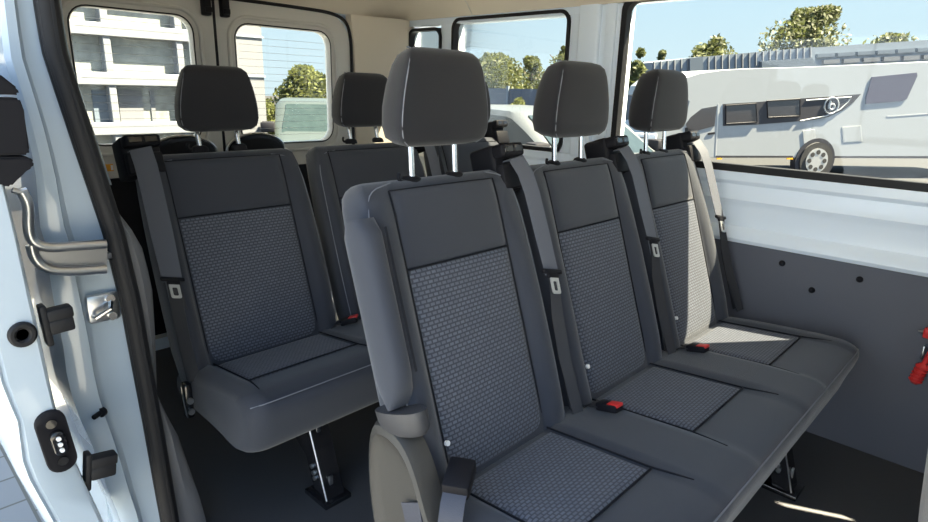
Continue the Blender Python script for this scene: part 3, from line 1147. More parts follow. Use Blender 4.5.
# black end buckle at the near side of the first seat, its strap doubled under it
bm = bmesh.new()
pe = Vector((0.070, -0.212, 0.408))
dE = Vector((-0.48, 0.80, 0.22)).normalized()
sE = Vector((0, 0, 1)).cross(dE).normalized()
ME = Matrix((dE, sE, dE.cross(sE))).transposed().to_4x4()
ME.translation = pe
box(bm, (0.0, -0.023, -0.016), (0.066, 0.023, 0.014), 0.005, 2, ME)
eb = link_mesh('buckle', bm, M['black'], b1)
bm = bmesh.new()
ribbon(bm, [pe + dE * 0.012, pe - dE * 0.012 - Vector((0, 0, 0.008)), pe - dE * 0.03 - Vector((0, 0, 0.035)), pe - dE * 0.035 - Vector((0, 0, 0.12))], 0.020, 0.0015, Vector((0.8, 0.48, 0)))
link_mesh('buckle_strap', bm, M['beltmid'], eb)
bm = bmesh.new()
ribbon(bm, [Vector((0.00, -0.246, 0.37)), Vector((0.02, -0.252, 0.33)), Vector((0.01, -0.252, 0.24))], 0.022, 0.0015, Vector((0.9, 0, -0.2)))
link_mesh('anchor_strap', bm, M['beltmid'], b1)
# armrest folded up along the backrest edge
bm = bmesh.new()
lv = []
ctr = []
for q in range(13):
    f = q / 12
    t = 0.195 + f * 0.325
    rr_ = 1.0
    if f < 0.22:
        rr_ = math.sqrt(max(0.04, 1 - ((0.22 - f) / 0.22) ** 2))
    if f > 0.94:
        rr_ = math.sqrt(max(0.25, 1 - ((f - 0.94) / 0.07) ** 2))
    dn = 0.038 * rr_
    loop = chaikin([(-dn, -0.025), (-dn, 0.025), (dn, 0.025), (dn, -0.025)], 3)
    lv.append([bpt(J1, -0.218 + b_, 0.002 + a_, t) for a_, b_ in loop])
loft(bm, lv)
ar = link_mesh('armrest', bm, M['plain'], b1)
for yy, nn in ((-0.1955, 0.0385),):
    bm = bmesh.new()
    tube(bm, [bpt(J1, yy, nn, 0.25 + 0.25 * q / 10) for q in range(11)], 0.0022, 6)
    link_mesh('panel_seam', bm, M['seam'], ar)
# plastic socket and the shell under the armrest
bm = bmesh.new()
lv = []
for t, n0, n1, w0, w1 in ((0.150, -0.045, 0.055, -0.240, -0.200), (0.160, -0.050, 0.064, -0.246, -0.195), (0.192, -0.052, 0.066, -0.248, -0.195)):
    lv.append([bpt(J1, b_, a_, t) for a_, b_ in chaikin([(n0, w0), (n0, w1), (n1, w1), (n1, w0)], 2)])
loft(bm, lv)
link_mesh('armrest_socket', bm, M['darktrim'], b1)
bm = bmesh.new()
shell = [(-0.115, 0.475), (-0.075, 0.488), (-0.03, 0.478), (0.005, 0.44), (0.035, 0.37), (0.075, 0.29), (0.085, 0.22), (-0.02, 0.19), (-0.10, 0.22), (-0.125, 0.36)]
shell = chaikin(shell, 2)
lv = []
cxs = sum(p[0] for p in shell) / len(shell)
czs = sum(p[1] for p in shell) / len(shell)
for y, sc_ in ((-0.200, 1.0), (-0.232, 1.0), (-0.243, 0.95), (-0.247, 0.85), (-0.241, 0.78), (-0.239, 0.6)):
    lv.append([Vector((cxs + (a - cxs) * sc_, y, czs + (c_ - czs) * sc_)) for a, c_ in shell])
loft(bm, lv)
link_mesh('side_cover', bm, M['beigeplastic'], b1)
make_stand(b1, 0.315, 0.25, 2 * P1 - 0.07, 0.24)
make_stand(b1, 0.30, 0.24, 0.0, 0.22)
# small round anchor tags at the bottom corners of the backrests
for y in (-0.143, 0.175, P1 - 0.145, P1 + 0.175, 2 * P1 - 0.145, 2 * P1 + 0.175):
    bm = bmesh.new()
    disc(bm, bpt(J1, y, 0.012, 0.10), NV, 0.005, 0.006, 12)
    link_mesh('anchor_tag', bm, M['label'], b1)

# ---- rear bench
S2 = 1.12
b2 = empty('bench_seat', (-1.490, 0.778, 0.0))
tag(b2, 'rear dark grey bench behind the front one, near-end belt guide beside the door pillar', 'bench seat')
J2 = Vector((0, 0, 0.295))
P2 = 0.508
for k in range(3):
    Jk = J2 + Vector((0, P2 * k, 0))
    make_backrest(b2, Jk, k, hw=0.240 - 0.010 * k, L=0.598, pw=0.168, tU=0.42, tT=0.574)
    make_headrest(b2, J2 + Vector((0, 0, 0.027)), P2 * k, 0.910, -0.186, 0.98, 1.0)
Jk = J2
make_guide(b2, Jk, -0.212, t=0.596, w=0.048)
make_belt(b2, Jk, -0.222, -0.226, tg=0.602, tq=0.262, end=Vector((0.02, 0, 0.30)), n0=0.012, nq=0.030, halfw=0.026)
make_guide(b2, J2 + Vector((0, P2, 0)), 0.24, t=0.612)
make_belt(b2, J2 + Vector((0, P2, 0)), 0.245, 0.25, tg=0.61, end=Vector((0.02, 0, 0.32)))
make_guide(b2, J2 + Vector((0, 2 * P2, 0)), 0.19, t=0.612)
make_cushion(b2, [0, P2, 2 * P2], 0.322, 0.245, 0.318, 0.350, 0.160, 0.195, -0.226, 2 * P2 + 0.215, drop=0.105)
make_buckle(b2, Vector((0.03, 0.225, 0.345)), (0.6, 0.5, 0.25), 1.0)
make_stand(b2, 0.31, 0.23, -0.02, 0.225)
make_stand(b2, 0.31, 0.23, 2 * P2, 0.225)
bm = bmesh.new()
box(bm, (0.02, -0.262, 0.215), (0.05, -0.242, 0.31), 0.006)
hb = link_mesh('anchor_bracket', bm, M['blackmetal'], b2)
for z in (0.235, 0.265):
    bm = bmesh.new()
    disc(bm, (0.05, -0.252, z), (1, 0, 0), 0.008, 0.006, 12)
    link_mesh('bolt', bm, M['steel'], hb)

# ================================================================ SMALL INTERIOR THINGS
# driver's seat, only the edge of its back shows at the right
ds = empty('driver_seat', (0.158, 1.50, 0.0))
tag(ds, 'grey beige ribbed cloth front seat, its back edge at the lower right corner', 'seat')
L = ds.location
bm = bmesh.new()
lv = []
for z, x0, x1, hw_ in ((0.10, -0.175, 0.02, 0.20), (0.16, -0.19, 0.02, 0.225), (0.30, -0.205, 0.0, 0.235), (0.45, -0.218, -0.05, 0.235), (0.58, -0.226, -0.08, 0.23), (0.70, -0.235, -0.11, 0.21), (0.78, -0.235, -0.13, 0.18), (0.82, -0.225, -0.15, 0.13)):
    lv.append([Vector((a, b_, z)) for a, b_ in chaikin([(x0, -hw_ * .8), (x0, hw_ * .8), (x0 + .03, hw_), (x1 - .02, hw_), (x1, hw_ * .8), (x1, -hw_ * .8), (x1 - .02, -hw_), (x0 + .03, -hw_)], 2)])
loft(bm, lv)
link_mesh('backrest', bm, M['drivercloth'], ds)
bm = bmesh.new()
box(bm, (-0.10, -0.23, 0.12), (0.38, 0.23, 0.30), 0.04, 4)
link_mesh('cushion', bm, M['drivercloth'], ds)
bm = bmesh.new()
box(bm, (-0.06, -0.20, 0.0), (0.30, 0.20, 0.13), 0.01, 2)
link_mesh('base', bm, M['black'], ds)

# red emergency hammer in its holder on the lining panel
hm = empty('emergency_hammer', (-0.145, YF - 0.004, 0.36))
tag(hm, 'red emergency hammer with ribbed handle hanging on the grey lining panel', 'hammer')
L = hm.location
bm = bmesh.new()
p0 = Vector((-0.146, YF - 0.022, 0.272)) - L
p1 = Vector((-0.134, YF - 0.022, 0.335)) - L
tube(bm, [p0, p0 * .9 + p1 * .1, p0 * .5 + p1 * .5, p0 * .1 + p1 * .9, p1], [0.009, 0.0145, 0.0135, 0.0145, 0.008], 14)
gr = link_mesh('grip', bm, M['red'], hm)
bm = bmesh.new()
for q in (0.15, 0.32, 0.49, 0.66, 0.83):
    p = p0 * (1 - q) + p1 * q
    xx, yy, zz = frame_at(p0, p1)
    tube(bm, [p + xx * 0.0145 * math.cos(2 * math.pi * k / 16) + yy * 0.0145 * math.sin(2 * math.pi * k / 16) for k in range(16)], 0.003, 6, True)
link_mesh('grip_rib', bm, M['red'], gr)
bm = bmesh.new()
p2 = Vector((-0.118, YF - 0.022, 0.425)) - L
tube(bm, [p1, p1 * .5 + p2 * .5, p2], [0.007, 0.006, 0.010], 10)
box(bm, p2 + Vector((-0.035, -0.012, -0.014)), p2 + Vector((0.03, 0.012, 0.014)), 0.005)
link_mesh('head', bm, M['red'], hm)
bm = bmesh.new()
disc(bm, p2 + Vector((-0.035, 0, 0)), (-1, 0, 0), 0.008, 0.012, 12, 0.001)
link_mesh('steel_tip', bm, M['steel'], hm)
bm = bmesh.new()
box(bm, p1 + Vector((-0.012, -0.002, 0.01)), p1 + Vector((-0.006, 0.018, 0.05)), 0.002)
link_mesh('holder_clip', bm, M['steel'], hm)
lab = bpy.data.objects
bm = bmesh.new()
box(bm, (-0.140, YF - 0.0015, 0.452), (-0.075, YF + 0.0, 0.520))
nl = link_mesh('safety_label', bm, M['label'], smooth=False)
tag(nl, 'white safety label on the grey panel above the red hammer', 'label')

# ================================================================ OUTSIDE
M['wallwhite'] = mat('white facade', (0.095, 0.10, 0.11), 0.5)
M['mullion'] = mat('white window frame', (0.115, 0.125, 0.14), 0.4)
M['facadeglass'] = mat('facade glass', (0.16, 0.17, 0.16), 0.12, coat=0.4, noise=0.6)
M['metalwall'] = mat('grey metal cladding', (0.125, 0.15, 0.18), 0.5, noise=0.08)
M['metalwall2'] = mat('dark metal cladding', (0.07, 0.09, 0.115), 0.5)
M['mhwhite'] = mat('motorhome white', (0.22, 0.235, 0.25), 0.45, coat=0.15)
M['mhdark'] = mat('motorhome dark band', (0.028, 0.028, 0.034), 0.45, spec=0.3)
M['mhwin'] = mat('tinted acrylic window', (0.030, 0.030, 0.036), 0.12, coat=0.4)
M['mhrear'] = mat('pale tinted window', (0.045, 0.045, 0.070), 0.4, spec=0.3)
M['tyre'] = mat('tyre', (0.015, 0.015, 0.016), 0.8)
M['rim'] = mat('alloy', (0.55, 0.55, 0.55), 0.35, 0.8)
M['bark'] = mat('bark', (0.10, 0.075, 0.05), 0.9, noise=0.3)


def leaf_mat(name, col):
    Mx = mat(name, col, 0.6, spec=0.3)
    b = Mx.node_tree.nodes['Principled BSDF']
    n = Mx.node_tree.nodes
    l = Mx.node_tree.links
    oi = n.new('ShaderNodeNewGeometry')
    hs = n.new('ShaderNodeHueSaturation')
    hs.inputs['Color'].default_value = (*col, 1)
    mr = n.new('ShaderNodeMapRange')
    mr.inputs[3].default_value = 0.6
    mr.inputs[4].default_value = 1.5
    l.new(oi.outputs['Random Per Island'], mr.inputs[0])
    l.new(mr.outputs[0], hs.inputs['Value'])
    l.new(hs.outputs[0], b.inputs['Base Color'])
    tr = n.new('ShaderNodeBsdfTranslucent')
    l.new(hs.outputs[0], tr.inputs[0])
    mx = n.new('ShaderNodeMixShader')
    mx.inputs[0].default_value = 0.4
    l.new(b.outputs[0], mx.inputs[1])
    l.new(tr.outputs[0], mx.inputs[2])
    l.new(mx.outputs[0], n['Material Output'].inputs[0])
    return Mx


M['leaf'] = leaf_mat('tree leaves', (0.066, 0.076, 0.024))
M['leaf2'] = leaf_mat('yellow green leaves', (0.084, 0.095, 0.030))


def tree(base, h, rad, label, group, mt='leaf', seed=1, leaf=0.22, n=1500, trunk=0.3, name='tree', shape=1.0):
    rnd = random.Random(seed)
    root = empty(name, base)
    tag(root, label, 'bush' if name == 'bush' else 'tree', group)
    bm = bmesh.new()
    tube(bm, [(0, 0, 0), (0.05 * rad, 0, h * 0.35), (0, 0.04 * rad, h * 0.8)], [0.05 * h * .6, 0.035 * h * .6, 0.01 * h], 8)
    for k in range(5):
        a = k * 1.3 + seed
        tube(bm, [(0, 0, h * (0.3 + 0.08 * k)), (math.cos(a) * rad * .6, math.sin(a) * rad * .6, h * (0.5 + 0.08 * k))], [0.012 * h, 0.004 * h], 6)
    link_mesh('trunk', bm, M['bark'], root)
    bm = bmesh.new()
    lobes = []
    for k in range(14):
        f = rnd.random()
        z = h * (trunk + (1 - trunk) * (0.12 + 0.8 * f))
        wr = rad * (1 - abs(f - 0.35) * 1.0 * shape)
        a = rnd.random() * 6.28
        d = wr * 0.55 * math.sqrt(rnd.random())
        lobes.append((Vector((math.cos(a) * d, math.sin(a) * d, z)), wr * (0.42 + 0.25 * rnd.random())))
    leaf *= 0.55
    for i in range(int(n * 2.6)):
        c, r = rnd.choice(lobes)
        v = Vector((rnd.gauss(0, 1), rnd.gauss(0, 1), rnd.gauss(0, 1)))
        v.normalize()
        p = c + v * r * (0.6 + 0.45 * rnd.random())
        if p.z > h or p.z < h * 0.08:
            continue
        t1 = Vector((rnd.gauss(0, 1), rnd.gauss(0, 1), rnd.gauss(0, 1))).normalized()
        t2 = t1.orthogonal().normalized()
        s = leaf * (0.6 + 0.8 * rnd.random())
        bm.faces.new([bm.verts.new(p + t1 * s), bm.verts.new(p + t2 * s * .45), bm.verts.new(p - t1 * s), bm.verts.new(p - t2 * s * .45)])
    me_o = link_mesh('foliage', bm, M[mt], root, smooth=False)
    return root


# ---- showroom seen through the left rear window
XB = -9.5
bl = empty('showroom_building', (XB, 2.4, GZ))
tag(bl, 'pale showroom building with white framed glazing behind the left rear window', 'building')
L = bl.location
yA = atx(40, 60, XB).y - 6
yB = atx(240, 60, XB).y
yC = atx(263, 60, XB).y
bm = bmesh.new()
box(bm, Vector((XB - 6, yA, GZ)) - L, Vector((XB - 0.15, yB, 7.0)) - L)
link_mesh('glazing', bm, M['facadeglass'], bl, smooth=False)
bm = bmesh.new()
box(bm, Vector((XB - 7, yB - 0.6, GZ)) - L, Vector((XB, yC, 7.5)) - L)
link_mesh('corner_wall', bm, M['wallwhite'], bl, smooth=False)
bm = bmesh.new()
for zz in (1.15, 1.75, 2.35):
    box(bm, Vector((XB, yB - 0.6, zz)) - L, Vector((XB + 0.02, yC + 0.02, zz + 0.03)) - L)
box(bm, Vector((XB - 0.02, yB - 0.62, GZ)) - L, Vector((XB + 0.03, yB - 0.55, 7)) - L)
link_mesh('wall_joint', bm, M['metalwall'], bl, smooth=False)
hz = [atx(150, 33, XB).z, atx(150, 80, XB).z, atx(150, 128, XB).z]
gap = hz[0] - hz[1]
zs = [hz[0] + gap, hz[0], hz[1], hz[2], hz[2] - gap]
for zc in zs:
    bm = bmesh.new()
    box(bm, Vector((XB - 0.17, yA, zc - 0.085)) - L, Vector((XB + 0.02, yB - 0.5, zc + 0.085)) - L, 0.01, 1)
    link_mesh('transom', bm, M['mullion'], bl, smooth=False)
y_m = atx(109, 60, XB).y
y_r = atx(181, 60, XB).y
for yc in (y_m - (y_r - y_m), y_m, y_r):
    bm = bmesh.new()
    box(bm, Vector((XB - 0.17, yc - 0.05, GZ)) - L, Vector((XB + 0.0, yc + 0.05, 7)) - L, 0.01, 1)
    link_mesh('mullion', bm, M['mullion'], bl, smooth=False)
# pale blinds and stacked goods behind the glass are seen as panels at the glazing
for k, (u0, u1, v0, v1, mm) in enumerate(((118, 146, 90, 124, 'wallwhite'), (150, 158, 90, 124, 'wallwhite'), (92, 118, 90, 122, 'metalwall2'))):
    a = atx(u0, v0, XB - 0.1)
    b_ = atx(u1, v1, XB - 0.1)
    bm = bmesh.new()
    box(bm, Vector((XB - 0.155, a.y, min(a.z, b_.z))) - L, Vector((XB - 0.13, b_.y, max(a.z, b_.z))) - L)
    link_mesh('blind', bm, M[mm], bl, smooth=False)


def simple_van(name, label, loc, rz, Lg, Wd, H, glass=M['darkglass'], group=None, body='carwhite'):
    """van / car body: bonnet, raked screen, roof, with glazing and wheels; nose towards local +x"""
    root = empty(name, loc, rz)
    tag(root, label, 'car', group)
    prof = [(Lg * .5, 0.32), (Lg * .5, 0.45 * H), (Lg * .46, 0.53 * H), (Lg * .33, 0.61 * H), (Lg * .14, H * .96), (Lg * .08, H), (-Lg * .46, H), (-Lg * .5, H * .9), (-Lg * .5, 0.35)]
    bm = bmesh.new()
    lv = []
    for y, s in ((-0.5, 0.93), (-0.47, 0.985), (-0.40, 1.0), (0.40, 1.0), (0.47, 0.985), (0.5, 0.93)):
        lv.append([Vector((a * (0.985 + 0.015 * s), y * Wd, 0.3 + (b_ - 0.3) * s)) for a, b_ in chaikin(prof, 1)])
    loft(bm, lv)
    link_mesh('body', bm, M[body], root)
    bm = bmesh.new()
    p = [(Lg * .322, 0.63 * H), (Lg * .145, H * .945)]
    nn = Vector((H * .315, 0, Lg * .177)).normalized() * 0.012
    q = [Vector((p[0][0], -Wd * .44, p[0][1])), Vector((p[0][0], Wd * .44, p[0][1])), Vector((p[1][0], Wd * .40, p[1][1])), Vector((p[1][0], -Wd * .40, p[1][1]))]
    extrude_poly(bm, [v - nn for v in q], nn * 2)
    link_mesh('windscreen', bm, glass, root, smooth=False)
    for s in (-1, 1):
        bm = bmesh.new()
        q = [Vector((Lg * .27, s * Wd * .49, 0.66 * H)), Vector((-Lg * .42, s * Wd * .49, 0.66 * H)), Vector((-Lg * .42, s * Wd * .485, H * .9)), Vector((Lg * .12, s * Wd * .485, H * .9))]
        extrude_poly(bm, q, (0, s * 0.02, 0))
        link_mesh('side_glass', bm, glass, root, smooth=False)
        bm = bmesh.new()
        box(bm, (Lg * .25, s * Wd * .5 - (0.0 if s > 0 else 0.22), 0.64 * H), (Lg * .30, s * Wd * .5 + (0.22 if s > 0 else 0.0), 0.76 * H), 0.03, 2)
        link_mesh('mirror', bm, M['black'], root)
        for xx in (Lg * .32, -Lg * .30):
            bm = bmesh.new()
            disc(bm, (xx, s * (Wd * .5 - 0.18), 0.33), (0, s, 0), 0.33, 0.2, 24)
            wv_ = link_mesh('wheel', bm, M['tyre'], root)
            bm = bmesh.new()
            disc(bm, (xx, s * (Wd * .5 + 0.015), 0.33), (0, s, 0), 0.2, 0.015, 20)
            link_mesh('hub', bm, M['rim'], wv_)
        bm = bmesh.new()
        box(bm, (Lg * .465, s * Wd * .3 - 0.15, 0.40 * H), (Lg * .505, s * Wd * .3 + 0.15, 0.5 * H), 0.03, 2)
        link_mesh('headlight', bm, M['rim'], root)
    return root


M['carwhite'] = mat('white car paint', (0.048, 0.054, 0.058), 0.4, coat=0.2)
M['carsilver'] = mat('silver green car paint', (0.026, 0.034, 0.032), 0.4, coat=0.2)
M['greenglass'] = mat('green tinted windscreen', (0.014, 0.022, 0.020), 0.12, coat=0.2, noise=0.4)
M['paleglass'] = mat('pale windscreen', (0.016, 0.024, 0.026), 0.12, coat=0.2, noise=0.3)
# van nose-on behind the right rear window
c1 = CAM + ray(328, 104) * 10.6
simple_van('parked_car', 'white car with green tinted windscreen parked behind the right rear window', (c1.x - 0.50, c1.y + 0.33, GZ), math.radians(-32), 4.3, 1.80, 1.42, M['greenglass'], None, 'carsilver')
# white car seen low in the middle side window
c2 = CAM + ray(520, 112) * 7.8
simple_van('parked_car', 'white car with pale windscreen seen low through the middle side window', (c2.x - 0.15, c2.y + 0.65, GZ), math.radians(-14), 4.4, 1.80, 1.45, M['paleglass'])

# ---- motorhome
S_ = Vector((0.593, 0.805, 0)).normalized()
Nn = Vector((S_.y, -S_.x, 0))
O_ = Vector((-5.06, 13.16, GZ))
mh = empty('motorhome', O_)
tag(mh, 'white motorhome with dark swoosh band and round emblem beyond the large side window', 'motorhome')


def onm(u, v, d=0.0):
    return at(u, v, O_ + Nn * d, Nn) - O_


bm = bmesh.new()
rp = [(672, 96), (676, 86), (686, 78), (700, 73.5), (722, 70.5), (745, 69), (800, 67.5), (928, 62), (1010, 58)]
bt = [(1010, 161), (928, 157.5), (860, 157.5), (760, 157.5), (690, 157.5), (652, 156), (650, 140), (660, 128), (676, 124), (688, 108), (690, 101)]
poly = [onm(u, v) for u, v in rp + bt]
lv = []
for d, s in ((0.0, 0.0), (0.03, 0.03), (2.0, 0.03), (2.15, 0.0)):
    cen = sum(poly, Vector()) / len(poly)
    lv.append([p - Nn * d + (p - cen) * (0.01 if s else 0.0) for p in poly])
loft(bm, lv)
link_mesh('body', bm, M['mhwhite'], mh, smooth=False)


def decal(name, pts, m_, d=0.02, th=0.03, par=None, smooth=False):
    if d < 0.1:
        d *= 0.35
        th = d + 0.01
    bm = bmesh.new()
    extrude_poly(bm, [onm(u, v, d) for u, v in pts], Nn * -th)
    return link_mesh(name, bm, m_, par or mh, smooth=smooth)


band = decal('band', [(723, 104), (757, 102), (800, 98.5), (830, 96.5), (861, 94), (853, 103), (842, 111), (828, 117), (812, 120), (790, 122), (757, 124.5), (723, 126)], M['mhdark'], 0.022)
bm = bmesh.new()
tube(bm, [onm(u, v, 0.009) for u, v in ((800, 121), (826, 116), (840, 109.5), (848, 102), (851, 97), (838, 98), (806, 100.5))], 0.014, 6)
link_mesh('band_line', bm, M['mhwhite'], band)
for pts in (((726, 105.5), (756, 103.5), (757, 122), (726, 124)), ((767, 101), (800, 99), (800, 116), (768, 117.5))):
    f = decal('side_window', pts, M['mhwin'], 0.05, 0.05)
    bm = bmesh.new()
    P = [onm(u, v, 0.018) for u, v in pts]
    tube(bm, P, 0.014, 6, True)
    link_mesh('window_frame', bm, M['black'], f)
decal('side_window', [(872, 77), (917, 72.5), (917.5, 76), (907, 99), (902, 101), (866, 104), (866, 98)], M['mhrear'], 0.04, 0.05)
decal('cab_window', [(686, 124), (691, 117), (702, 108.5), (717, 106), (714.5, 126), (696, 131), (688, 131)], M['mhwin'], 0.03, 0.04)
decal('skirt_strip', [(716, 155.6), (793, 155.8), (793, 157.8), (716, 157.4)], M['mhdark'])
decal('skirt_strip', [(835, 156), (928, 156), (1005, 158), (1005, 160), (928, 158.5), (835, 158)], M['mhdark'])
decal('door_line', [(718, 104), (719.2, 104), (716.4, 156), (715.2, 156)], M['rim'], 0.012, 0.02)
decal('vent_grille', [(803, 131), (815, 129.5), (816, 142.5), (804, 143.5)], M['rim'], 0.03)
decal('hatch', [(842, 127), (861, 125), (862.5, 141.5), (843, 142.5)], M['rim'], 0.012, 0.02)
decal('hatch_lid', [(843, 128), (860.3, 126), (861.6, 140.8), (843.8, 141.8)], M['mhwhite'], 0.02, 0.02)
decal('rear_panel_line', [(887, 116), (930, 113), (930, 114), (888, 117)], M['rim'], 0.012, 0.02)
decal('mirror', [(688, 128), (697, 131), (697, 141), (688, 141)], M['black'], 0.35, 0.12)
decal('door_handle', [(708, 133), (715, 132), (715, 134), (708, 135)], M['black'], 0.03)
decal('marker_lamp', [(717, 158), (722, 158), (722, 159.4), (717, 159.4)], M['amber'], 0.03)
decal('marker_lamp', [(787, 158), (793, 158), (793, 159.4), (787, 159.4)], M['amber'], 0.03)
# wheel and arch
wc = onm(814.5, 160.5)
wr_ = (onm(830.5, 160.5) - onm(798.5, 160.5)).length / 2
bm = bmesh.new()
disc(bm, wc + Nn * -0.15, Nn, wr_ * 1.22, 0.166, 36)
link_mesh('wheel_arch', bm, M['mhdark'], mh)
bm = bmesh.new()
disc(bm, wc + Nn * -0.1, Nn, wr_, 0.16, 36)
wl = link_mesh('wheel', bm, M['tyre'], mh)
bm = bmesh.new()
disc(bm, wc + Nn * 0.06, Nn, wr_ * 0.68, 0.012, 30)
hub = link_mesh('hub', bm, M['rim'], wl)
bm = bmesh.new()
for k in range(8):
    a = 2 * math.pi * k / 8
    c = wc + Nn * 0.073 + (S_ * math.cos(a) + Vector((0, 0, 1)) * math.sin(a)) * wr_ * 0.47
    disc(bm, c, Nn, wr_ * 0.13, 0.004, 12)
link_mesh('hub_hole', bm, M['tyre'], wl)
wf = onm(664, 158)
bm = bmesh.new()
disc(bm, Vector((wf.x, wf.y, wr_)) + Nn * -0.1, Nn, wr_, 0.13, 30)
link_mesh('wheel', bm, M['tyre'], mh)
# emblem: ring and letter
ec = onm(831.5, 105.5, 0.014)
er = (onm(838.5, 105.5) - onm(824.5, 105.5)).length / 2
bm = bmesh.new()
tube(bm, [ec + (S_ * math.cos(2 * math.pi * k / 32) + Vector((0, 0, 1)) * math.sin(2 * math.pi * k / 32)) * er for k in range(32)], er * 0.09, 6, True)
# the letter: a tall stem and a bowl
up = Vector((0, 0, 1))
stem = [ec + S_ * (-er * 0.22) + up * (er * 0.58), ec + S_ * (-er * 0.32) + up * (-er * 0.10), ec + S_ * (-er * 0.20) + up * (-er * 0.42)]
tube(bm, stem, er * 0.13, 8)
bowl = [ec + S_ * (er * (0.08 + 0.36 * math.cos(a_))) + up * (er * (-0.15 + 0.34 * math.sin(a_))) for a_ in [math.radians(d_) for d_ in range(-190, 181, 20)]]
tube(bm, bowl, er * 0.12, 8)
link_mesh('emblem', bm, M['mhwhite'], band)

# ---- grey clad hall behind the motorhome
HO = O_ + Nn * -22
hall = empty('clad_hall', HO)
tag(hall, 'long grey metal clad hall standing behind the motorhome', 'building')


def onh(u, v, d=0.0):
    return at(u, v, HO + Nn * d, Nn) - HO


def hall_box(name, pts, m_, th=6.0, d=0.0, par=None):
    bm = bmesh.new()
    extrude_poly(bm, [onh(u, v, d) for u, v in pts], Nn * -th)
    return link_mesh(name, bm, m_, par or hall, smooth=False)


hall_box('wing', [(652, 62.5), (700, 57), (815, 47), (815, 110), (652, 115)], M['metalwall'])
hall_box('tower', [(690, 58), (703, 56.5), (703, 100), (690, 101)], M['metalwall2'], 6.2, 0.2)
hall_box('gate_bay', [(762, 61), (812, 57.5), (822, 72), (762, 74)], M['metalwall2'], 0.5, 0.3)
hall_box('wing', [(815, 47.5), (880, 43), (960, 38), (960, 100), (815, 104)], M['metalwall'], 7, -1.5)
for q in range(7):
    u0 = 818 + q * 20
    hall_box('louvre_row', [(u0, 54 - q * 1.2), (u0 + 17, 53 - q * 1.2), (u0 + 17, 56.5 - q * 1.1), (u0, 57.5 - q * 1.1)], M['metalwall2'], 0.4, -1.3)
    hall_box('louvre_row', [(u0 + 6, 60 - q * 1.0), (u0 + 22, 59 - q * 1.0), (u0 + 22, 63 - q * .9), (u0 + 6, 64 - q * .9)], M['wallwhite'], 0.4, -1.3)
bm = bmesh.new()
for q in range(24):
    u0 = 654 + q * 6.8
    if 688 < u0 < 704:
        continue
    p = onh(u0, 62 - (u0 - 652) * 0.095, 0.05)
    p2 = onh(u0, 90, 0.05)
    tube(bm, [p, p2], 0.05, 4)
link_mesh('cladding_rib', bm, M['wallwhite'], hall, smooth=False)

# ---- dark fence seen through the middle side window
p0 = aty(440, 84, 20)
p1 = aty(640, 92, 20)
fn_ = empty('site_fence', (p0.x, 20, GZ))
tag(fn_, 'dark blue grey site fence behind the trees, through the middle side window', 'fence')
bm = bmesh.new()
box(bm, (-6, 0, 0), (p1.x - p0.x + 1, 0.2, aty(530, 89, 20).z - GZ))
link_mesh('fence_sheet', bm, mat('dark fence', (0.07, 0.08, 0.10), 0.6), fn_, smooth=False)
bm = bmesh.new()
for q in range(9):
    box(bm, (-6 + q * 2.0, -0.06, 0), (-5.88 + q * 2.0, 0.02, aty(530, 89, 20).z - GZ + 0.1))
link_mesh('fence_post', bm, M['metalwall'], fn_, smooth=False)
# white notice board
nb = aty(638, 145, 8.5)
sg = empty('notice_board', (nb.x, nb.y, GZ))
tag(sg, 'white notice board with grey lines standing left of the motorhome', 'sign')
bm = bmesh.new()
zc = nb.z - GZ
box(bm, (-0.28, -0.02, zc - 0.18), (0.28, 0.02, zc + 0.18), 0.01, 1)
link_mesh('board', bm, M['label'], sg, smooth=False)
bm = bmesh.new()
for q in range(4):
    box(bm, (-0.2, -0.025, zc - 0.12 + q * 0.075), (0.2 - 0.06 * (q % 2), -0.02, zc - 0.10 + q * 0.075))
link_mesh('printed_lines', bm, M['metalwall'], sg, smooth=False)
for s in (-0.2, 0.2):
    bm = bmesh.new()
    box(bm, (s - 0.02, -0.02, 0), (s + 0.02, 0.02, zc - 0.17))
    link_mesh('leg', bm, M['metalwall'], sg, smooth=False)


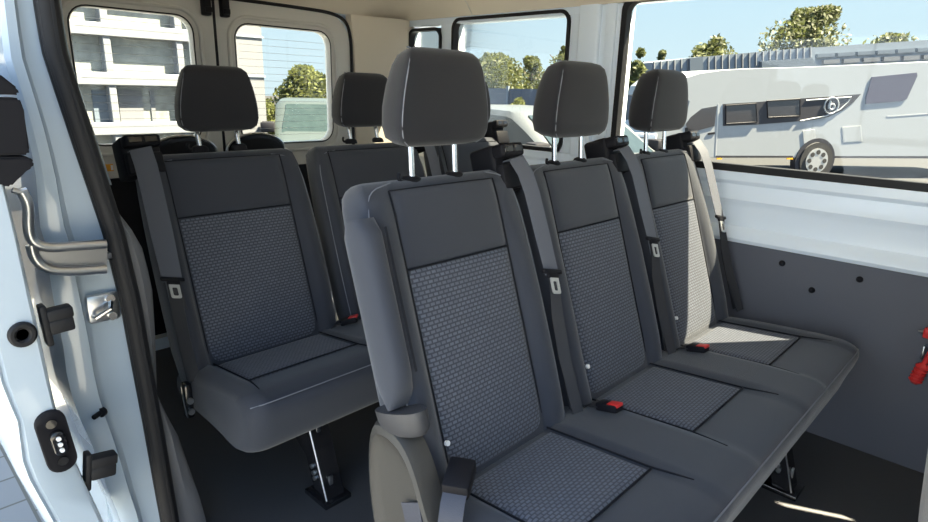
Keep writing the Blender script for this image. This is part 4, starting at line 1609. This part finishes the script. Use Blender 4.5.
def tree_px(u, vtop, Y, rad_px, label, group, kind='tree', **kw):
    p = aty(u, vtop, Y)
    dd = (p - CAM).dot(camF)
    h = p.z - GZ
    return tree((p.x, p.y, GZ), h, 1.5 * rad_px * dd / FPX, label, group, name=kind, **kw)


tree_px(494, 53, 22.5, 30, 'leafy tree behind the nearest headrest, through the middle side window', 'trees', seed=3, n=2200, leaf=0.16, trunk=.2)
tree_px(532, 52, 27, 22, 'leafy tree in the middle of the middle side window', 'trees', seed=4, n=1800, leaf=0.16, trunk=.2, shape=1.4)
tree_px(566, 40, 32, 17, 'tall leafy tree at the right edge of the middle side window', 'trees', seed=5, n=1500, leaf=0.16, trunk=.2, shape=1.4)
tree_px(522, 97, 15, 15, 'bright green bush above the white car, through the middle side window', 'bushes', 'bush', mt='leaf2', seed=6, n=900, leaf=0.09, trunk=.1)
tree_px(638, 46, 28, 12, 'tree at the left edge of the large side window', 'trees', seed=7, n=1300, leaf=0.26, trunk=.2)
tree_px(664, 47, 48, 9, 'small tree above the third headrest, left of the clad hall', 'trees', seed=8, n=900, leaf=0.28, trunk=.2)
tree_px(712, 34, 52, 22, 'broad tree behind the left wing of the clad hall', 'trees', seed=9, n=1500, leaf=0.34, trunk=.3)
tree_px(775, 34, 95, 11, 'thin tree left of the tallest tree behind the clad hall', 'trees', seed=10, n=500, leaf=0.36, trunk=.3)
tree_px(818, 7, 84, 36, 'tallest tree rising behind the middle of the clad hall', 'trees', seed=11, n=2600, leaf=0.5, trunk=.3)
tree_px(895, 34, 60, 30, 'low tree behind the right wing of the clad hall', 'trees', seed=12, n=1000, leaf=0.38, trunk=.4)


def tree_rx(u, vtop, X, rad_px, label, group, kind='tree', **kw):
    p = atx(u, vtop, X)
    dd = (p - CAM).dot(camF)
    return tree((p.x, p.y, GZ), p.z - GZ, 1.4 * rad_px * dd / FPX, label, group, name=kind, **kw)


tree_rx(307, 66, -20, 27, 'round leafy tree behind the right rear window', 'trees', seed=13, n=2600, leaf=0.17, trunk=.15, mt='leaf2')
tree_rx(267, 100, -18, 13, 'green bush at the building corner behind the right rear window', 'bushes', 'bush', seed=14, n=900, leaf=0.13, trunk=.05, mt='leaf2')
